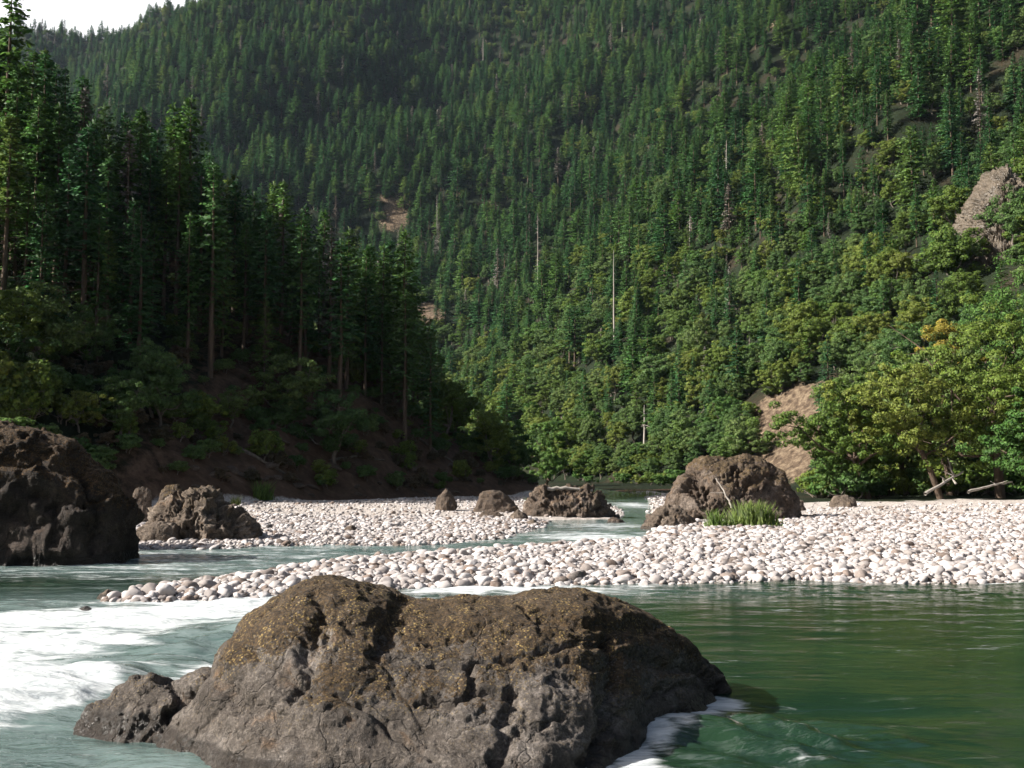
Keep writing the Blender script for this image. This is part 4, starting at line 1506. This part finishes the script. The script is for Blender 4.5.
labs = {i: look(i) + ' ' + describe(i) for i in inds}
by = {}
for i, l_ in labs.items():
    by.setdefault(l_, []).append(i)
grp = {}
for l_, m_ in by.items():
    m_.sort(key=lambda i: -Ht[i])
    if len(m_) == 1:
        continue
    tail = l_
    if len(m_) == 2:
        m_.sort(key=lambda i: v1[i])
        if abs(v1[m_[0]] - v1[m_[1]]) > 10:
            labs[m_[0]], labs[m_[1]] = 'upper ' + tail, 'lower ' + tail
        else:
            m_.sort(key=lambda i: u0[i])
            labs[m_[0]], labs[m_[1]] = 'leftmost ' + tail, 'rightmost ' + tail
    elif len(m_) == 3:
        m_.sort(key=lambda i: u0[i])
        for q, wd in zip(m_, ('leftmost', 'middle', 'rightmost')):
            labs[q] = wd + ' ' + tail
    else:
        m_.sort(key=lambda i: v1[i])
        labs[m_[0]], labs[m_[-1]] = 'topmost ' + tail, 'lowest ' + tail
        mid = sorted(m_[1:-1], key=lambda i: u0[i])
        nms = {2: ('leftmost', 'rightmost'), 3: ('leftmost', 'middle', 'rightmost'), 4: ('leftmost', 'second from left', 'third from left', 'rightmost')}.get(len(mid))
        for n_, q in enumerate(mid):
            if nms:
                labs[q] = nms[n_] + ' ' + tail
NM = {0: ('conifer_tree', 'conifer'), 2: ('conifer_tree', 'conifer'), 1: ('broadleaf_tree', 'tree'), 3: ('bush', 'shrub')}
r = np.random.default_rng(77)
rz_all = r.uniform(0, 6.28, len(x))
ws = r.uniform(0.9, 1.2, len(x)) * np.where(y > 330, np.where(kt == 0, 1.3, 1.1), 1.0)
for i in inds:
    nm, ct = NM[kt[i]]
    s_ = sc_[i]
    g = {0: 'conifers on the valley sides', 2: 'bare trunked conifers on the shaded spur', 1: 'leafy trees on the valley sides', 3: 'bushes near the river'}[kt[i]]
    plant(KL[kt[i]][ki[i]], nm, (x[i], y[i], z[i]), rz_all[i], (s_ * ws[i], s_ * ws[i], s_), labs[i], ct, g)
isin = np.zeros(len(x), bool)
isin[inds] = True
edge = (np.abs(np.arctan2(x, y)) < math.radians(29))
for kinds_, sel, nm, lb in ((CON + TALL, (kt == 0) | (kt == 2), 'conifer_forest', 'dense conifer forest covering the far valley sides'),
                            (BRO + SHR, (kt == 1) | (kt == 3), 'broadleaf_woodland', 'mixed leafy woodland growing between the conifers')):
    q = np.nonzero(sel & ~isin & edge)[0]
    gi = ki[q] + np.where(kt[q] == 2, len(CON), 0) + np.where(kt[q] == 3, len(BRO), 0)
    scatter(nm, [k_.jm for k_ in kinds_], np.stack([x[q], y[q], z[q]], -1), np.stack([0 * q, 0 * q, rz_all[q]], -1).astype(float),
            np.stack([sc_[q] * ws[q], sc_[q] * ws[q], sc_[q]], -1), gi, lb)
print('trees: candidates', len(x), 'individual', len(inds), 'visible any', int((vis > 0).sum()))

# ------------------------------------------------------------------ trees that the photo singles out
def big_tree(label, base, topv, seed, mat, spread, lean=(0, 0), trunk=0.3, low=0.2, nclump=190, leaf=0.2, name='broadleaf_tree', bark='bark', nlimb=7, dist=None, stems=1):
    p = hit(*base) if dist is None else at(base[0], base[1], dist)
    if dist is not None:
        p[2] = terrain(p[0], p[1])
    H = (base[1] - topv) * p[1] / F
    tr, cr = broadleaf(seed, H, spread, trunk, nlimb, int(nclump * 1.15), 125, leaf * 0.7, lean, stems, 0.72, low)
    k = Kind(name, H, tr, cr, M[bark], M[mat])
    plant(k, name, tuple(p), 0, 1.0, label, 'tree')


big_tree('dark trunked oak leaning towards the river over the gravel bar', (940, 486), 345, 601, 'oak', 0.42, (-0.55, -0.2), 0.40, 0.24, 170, 0.19, dist=104)
big_tree('broad olive oak with spreading crown just left of the leaning oak', (868, 484), 352, 602, 'oak', 0.36, (-0.12, 0), 0.3, 0.08, 180, 0.19, dist=108)
big_tree('tall dark trunked oak at the right edge behind the gravel', (1000, 486), 272, 603, 'oak', 0.27, (-0.05, 0), 0.35, 0.16, 240, 0.2, dist=106)
big_tree('olive green tree behind the leaning oak', (950, 478), 312, 604, 'live', 0.28, (0, 0), 0.3, 0.05, 190, 0.2, dist=116)
big_tree('yellow leaved tree standing above the leaning oak', (950, 470), 292, 605, 'yellow', 0.11, (0, 0), 0.74, 0.70, 34, 0.2, nlimb=4, dist=118)
big_tree('bright green tall tree below the pale cliff at the right edge', (1022, 470), 225, 606, 'alder', 0.2, (0, 0), 0.3, 0.3, 200, 0.2, dist=124)
big_tree('bright leafy young tree overhanging the bar at the right edge', (1040, 486), 368, 607, 'alder', 0.33, (-0.1, 0), 0.3, 0.08, 120, 0.2, dist=98)
big_tree('small light green tree at the gravel edge near the grass clump', (848, 490), 424, 608, 'alder', 0.42, (0, 0), 0.2, 0.08, 90, 0.17, dist=112, stems=3)
big_tree('olive tree between the landslip and the broad oak', (850, 482), 396, 609, 'oak', 0.38, (0, 0), 0.25, 0.12, 120, 0.19, dist=122)
big_tree('dense olive tree with arching branches behind the broad oak', (905, 476), 338, 610, 'live', 0.33, (-0.1, 0), 0.3, 0.05, 160, 0.2, dist=124)
big_tree('rounded bright green tree at the foot of the valley gap', (548, 478), 395, 611, 'alder', 0.25, (0, 0), 0.2, 0.1, 120, 0.26, dist=215)
big_tree('olive green tree at the foot of the dark slope beyond the massive boulder', (66, 438), 378, 613, 'oak', 0.32, (0, 0), 0.2, 0.15, 80, 0.18, dist=84)

for i, (lab, base, topv, dist, kd, wsc) in enumerate([
        ('tall lone conifer rising against the sky at the upper left corner', (6, 245), -12, 118, TALL[1], 1.15),
        ('dark conifer filling in beside the lone conifer below the sky', (40, 262), 55, 122, TALL[2], 1.1),
        ('dark pointed conifer above the shaded spur face', (92, 270), 118, 116, CON[2], 1.1),
        ('dense dark conifer on the shaded slope above the massive boulder', (40, 350), 205, 100, CON[0], 1.3),
        ('blackish fir on the shaded face below the spur crest', (130, 330), 200, 112, CON[6], 1.2),
        ('bright edged conifer at the downstream end of the spur crest', (405, 425), 255, 146, CON[4], 1.1),
        ('last tall conifer on the descending spur crest', (432, 430), 318, 146, CON[5], 1.1)]):
    p = at(base[0], base[1], dist)
    gz = float(terrain(p[0], p[1]))
    tv = at(base[0], topv, dist)[2]
    s_ = (tv - gz) / kd.H
    plant(kd, 'conifer_tree', (p[0], p[1], gz), 1.3 * i, (s_ * wsc, s_ * wsc, s_), lab, 'conifer')


# ------------------------------------------------------------------ dead trees
def snag(label, u, vb, vt, dist, seed, nbr=26, wd=1.0, thick=1.0):
    r = np.random.default_rng(seed)
    p = hit(u, vb, dist * 0.6, dist * 1.9)
    zb = p[2]
    H = at(u, vt, p[1])[2] - zb
    root = empty('dead_tree', (p[0], p[1], zb))
    tag(root, label, 'dead tree')
    hs = np.linspace(0, H, 9)
    pa = np.stack([r.normal(0, 0.05, 9).cumsum(), r.normal(0, 0.05, 9).cumsum(), hs], -1)
    V, Fq = tube_arrays(pa, thick * (0.26 * (1 - hs / H) ** 0.7 + 0.05), 7)
    link('trunk', mesh_np('snag_trunk', V, Fq, mats=[M['snag']], smoothf=True), root)
    if nbr:
        br = Acc()
        for k in range(nbr):
            h = H * r.uniform(0.45, 0.97)
            az = r.uniform(0, 6.28)
            L = wd * (0.5 + 2.2 * (1 - h / H)) * r.uniform(0.5, 1.2)
            c = np.array([np.interp(h, hs, pa[:, 0]), np.interp(h, hs, pa[:, 1]), h])
            e = c + np.array([math.cos(az) * L, math.sin(az) * L, L * r.uniform(-0.35, 0.3)])
            br.add(*tube_arrays([c, (c + e) / 2 + [0, 0, 0.1 * L], e], [0.09, 0.06, 0.025], 4))
        V, Fq = br.get()
        link('branches', mesh_np('snag_branches', V, Fq, mats=[M['snag']]), root)


for a in [('tall bleached snag standing alone above the lower lit slope', 614, 352, 250, 330, 1, 10, 0.8, 1.0),
          ('pale branched snag above the valley floor gap', 538, 300, 213, 400, 2, 30, 1.4), ('bleached snag with bare top right of the tan clearing', 437, 250, 195, 470, 3, 22, 1.2),
          ('short grey snag in the trees above the river bend', 645, 452, 405, 270, 5, 14, 0.9),
          ('pale dead trunk on the spur crest among bare trunked conifers', 201, 250, 168, 150, 6, 10, 0.6, 0.7), ('broken grey trunk above the spur crest', 150, 170, 118, 150, 7, 16, 0.7, 0.5),
          ('thin grey snag beside the broken trunk on the crest', 186, 215, 150, 150, 8, 12, 0.6, 0.5), ('pale snag straight below the tan clearing', 398, 262, 230, 480, 9, 18, 1.2),
          ('grey snag on the bright slope up from the tall bleached snag', 727, 185, 140, 420, 10, 20, 1.2), ('tiny pale snag high on the far slope', 483, 62, 36, 900, 11, 16, 1.6, 1.4),
          ('small white snag on the far slope above the dark gully', 622, 40, 20, 950, 12, 14, 1.6, 1.4), ('leaning pale snag above the landslip', 690, 250, 215, 380, 13, 16, 1.2)]:
    snag(*a)


# ------------------------------------------------------------------ grass, driftwood
def tuft(label, u, v, wpx, hpx, seed, n=260, name='grass_clump', mat='grass'):
    p = hit(u, v)
    r = np.random.default_rng(seed)
    W, H = wpx * p[1] / F / 2, hpx * p[1] / F
    b = np.stack([r.normal(0, 0.42, n) * W, r.normal(0, 0.42, n) * W * 0.7, 0 * np.arange(n)], -1)
    hh = H * r.uniform(0.45, 1.1, n) * np.clip(1.15 - 0.75 * (np.hypot(b[:, 0] / W, b[:, 1] / (0.7 * W))) ** 2, 0.2, 1)
    az = r.uniform(0, 6.28, n)
    ln = r.uniform(0.1, 0.6, n)
    d = np.stack([np.cos(az) * ln, np.sin(az) * ln, np.ones(n)], -1) * hh[:, None]
    s = np.stack([-np.sin(az), np.cos(az), 0 * az], -1) * (0.018 * H + 0.010)
    m = b + d * 0.55
    t_ = b + d * [1.3, 1.3, 0.95]
    V = np.stack([b - s, b + s, m + s * 0.8, m - s * 0.8, m - s * 0.8, m + s * 0.8, t_ + s * 0.1, t_ - s * 0.1], 1).reshape(-1, 3)
    gm_ = mesh_np(name, V, np.arange(len(V)).reshape(-1, 4), mats=[M[mat]])
    na = gm_.attributes.new('nrm', 'FLOAT_VECTOR', 'POINT')
    na.data.foreach_set('vector', np.tile([-0.3, -0.3, 0.9], len(V)).astype(np.float32))
    o = link(name, gm_)
    o.location = p
    tag(o, label, 'grass clump')


for a in [('wide bright grass clump at the foot of the big craggy outcrop', 752, 527, 60, 27, 1, 800), ('tall bright grass clump at the back of the far bar', 262, 500, 26, 20, 2, 260),
          ('low yellow green tuft on the cobbles beside the jagged outcrop', 236, 505, 14, 10, 3, 120), ('grassy tuft beside the river face of the flat topped outcrop', 531, 512, 14, 16, 4, 160),
          ('thin grass clump left of the wide one by the outcrop', 716, 528, 26, 20, 5, 160), ('pale grass strip along the far river bend', 640, 498, 60, 10, 6, 300)]:
    tuft(*a)
for i, (lab, u, v, w_, h_) in enumerate([('leafy green plant growing on top of the massive dark boulder', 14, 432, 26, 14), ('small leafy plant on the shoulder of the massive dark boulder', -8, 430, 20, 12)]):
    p = at(u, v, 41)
    k = SHR[3]
    s_ = h_ * 41 / F / k.H * 1.6
    plant(k, 'bush', (p[0], p[1], p[2] - 0.15), i, (s_ * 1.3, s_ * 1.3, s_), lab, 'shrub')


def log(label, pts, r0, r1, seed, dist, branches=4):
    r = np.random.default_rng(seed)
    P = np.array([hit(a, b, 60) + [0, 0, 0.15] if dist is None else at(a, b, dist + dd) for a, b, dd in pts])
    n = 12
    t = np.linspace(0, len(P) - 1, n)
    Q = np.stack([np.interp(t, np.arange(len(P)), P[:, k]) for k in range(3)], -1) + r.normal(0, 0.03, (n, 3))
    o = empty('driftwood_log', tuple(Q[0]))
    tag(o, label, 'driftwood')
    V, Fq = tube_arrays(Q - Q[0], np.linspace(r0, r1, n), 8)
    wood = M['greybark'] if dist is None else M['snag']
    link('trunk', mesh_np('log_trunk', V, Fq, mats=[wood], smoothf=True), o)
    for k in range(branches):
        c = Q[r.integers(4, n - 1)] - Q[0]
        e = c + r.normal(0, 1, 3) * [0.6, 0.4, 0.35] + [0, 0, 0.4]
        V, Fq = tube_arrays([c, (c + e) / 2, e], [r1 * 0.8, r1 * 0.55, r1 * 0.2], 5)
        link('branch', mesh_np('log_branch', V, Fq, mats=[wood], smoothf=True), o)


for a in [('long bleached log slanting out of the bushes onto the gravel', [(925, 494, 0), (942, 484, 1), (962, 472, 3)], 0.16, 0.08, 1, 98, 4),
          ('grey driftwood log lying under the leaning oak', [(968, 492, 0), (990, 486, 1), (1012, 482, 2)], 0.13, 0.06, 2, 98, 3),
          ('short forked branch against the bushes behind the gravel', [(955, 484, 0), (950, 466, 1), (946, 452, 2)], 0.10, 0.04, 3, 101, 3),
          ('pale log lying across the flat topped outcrop', [(545, 489, 0), (566, 488, 0.2), (592, 491, 0.4)], 0.14, 0.09, 4, 76, 0),
          ('grey fallen log lying down the shaded bank below the spur trunks', [(236, 448, 0), (262, 462, 0), (290, 478, 0)], 0.2, 0.1, 7, None, 3),
          ('short fallen log across the shaded bank near its middle', [(330, 462, 0), (356, 458, 0), (384, 462, 0)], 0.16, 0.08, 8, None, 2),
          ('thin fallen log pointing at the tip of the spur', [(420, 440, 0), (440, 456, 0), (462, 468, 0)], 0.14, 0.06, 9, None, 2),
          ('thin dead branch leaning on the big craggy outcrop', [(732, 508, 0), (726, 494, 0.3), (716, 478, 0.8)], 0.06, 0.03, 5, 63, 2)]:
    log(*a)

# ------------------------------------------------------------------ the air of the valley
import bmesh
bm = bmesh.new()
bmesh.ops.create_cube(bm, size=1.0)
hm = bpy.data.meshes.new('haze')
bm.to_mesh(hm)
bm.free()
ho = link('haze', hm)
zlo, zhi = -3.0, float(TV[:, 2].max()) + 60
ho.location = (0, 0, (zlo + zhi) / 2)
ho.scale = (4800, 4800, zhi - zlo)
t = NT('haze')
pv = t.n('VolumePrincipled')
pv.inputs['Color'].default_value = (0.62, 0.80, 1.0, 1)
pv.inputs['Density'].default_value = HAZE
pv.inputs['Anisotropy'].default_value = 0.2
t.l(pv.outputs[0], t.out.inputs['Volume'])
hm.materials.append(t.m)
tag(ho, 'thin blue haze filling the valley', kind='stuff')
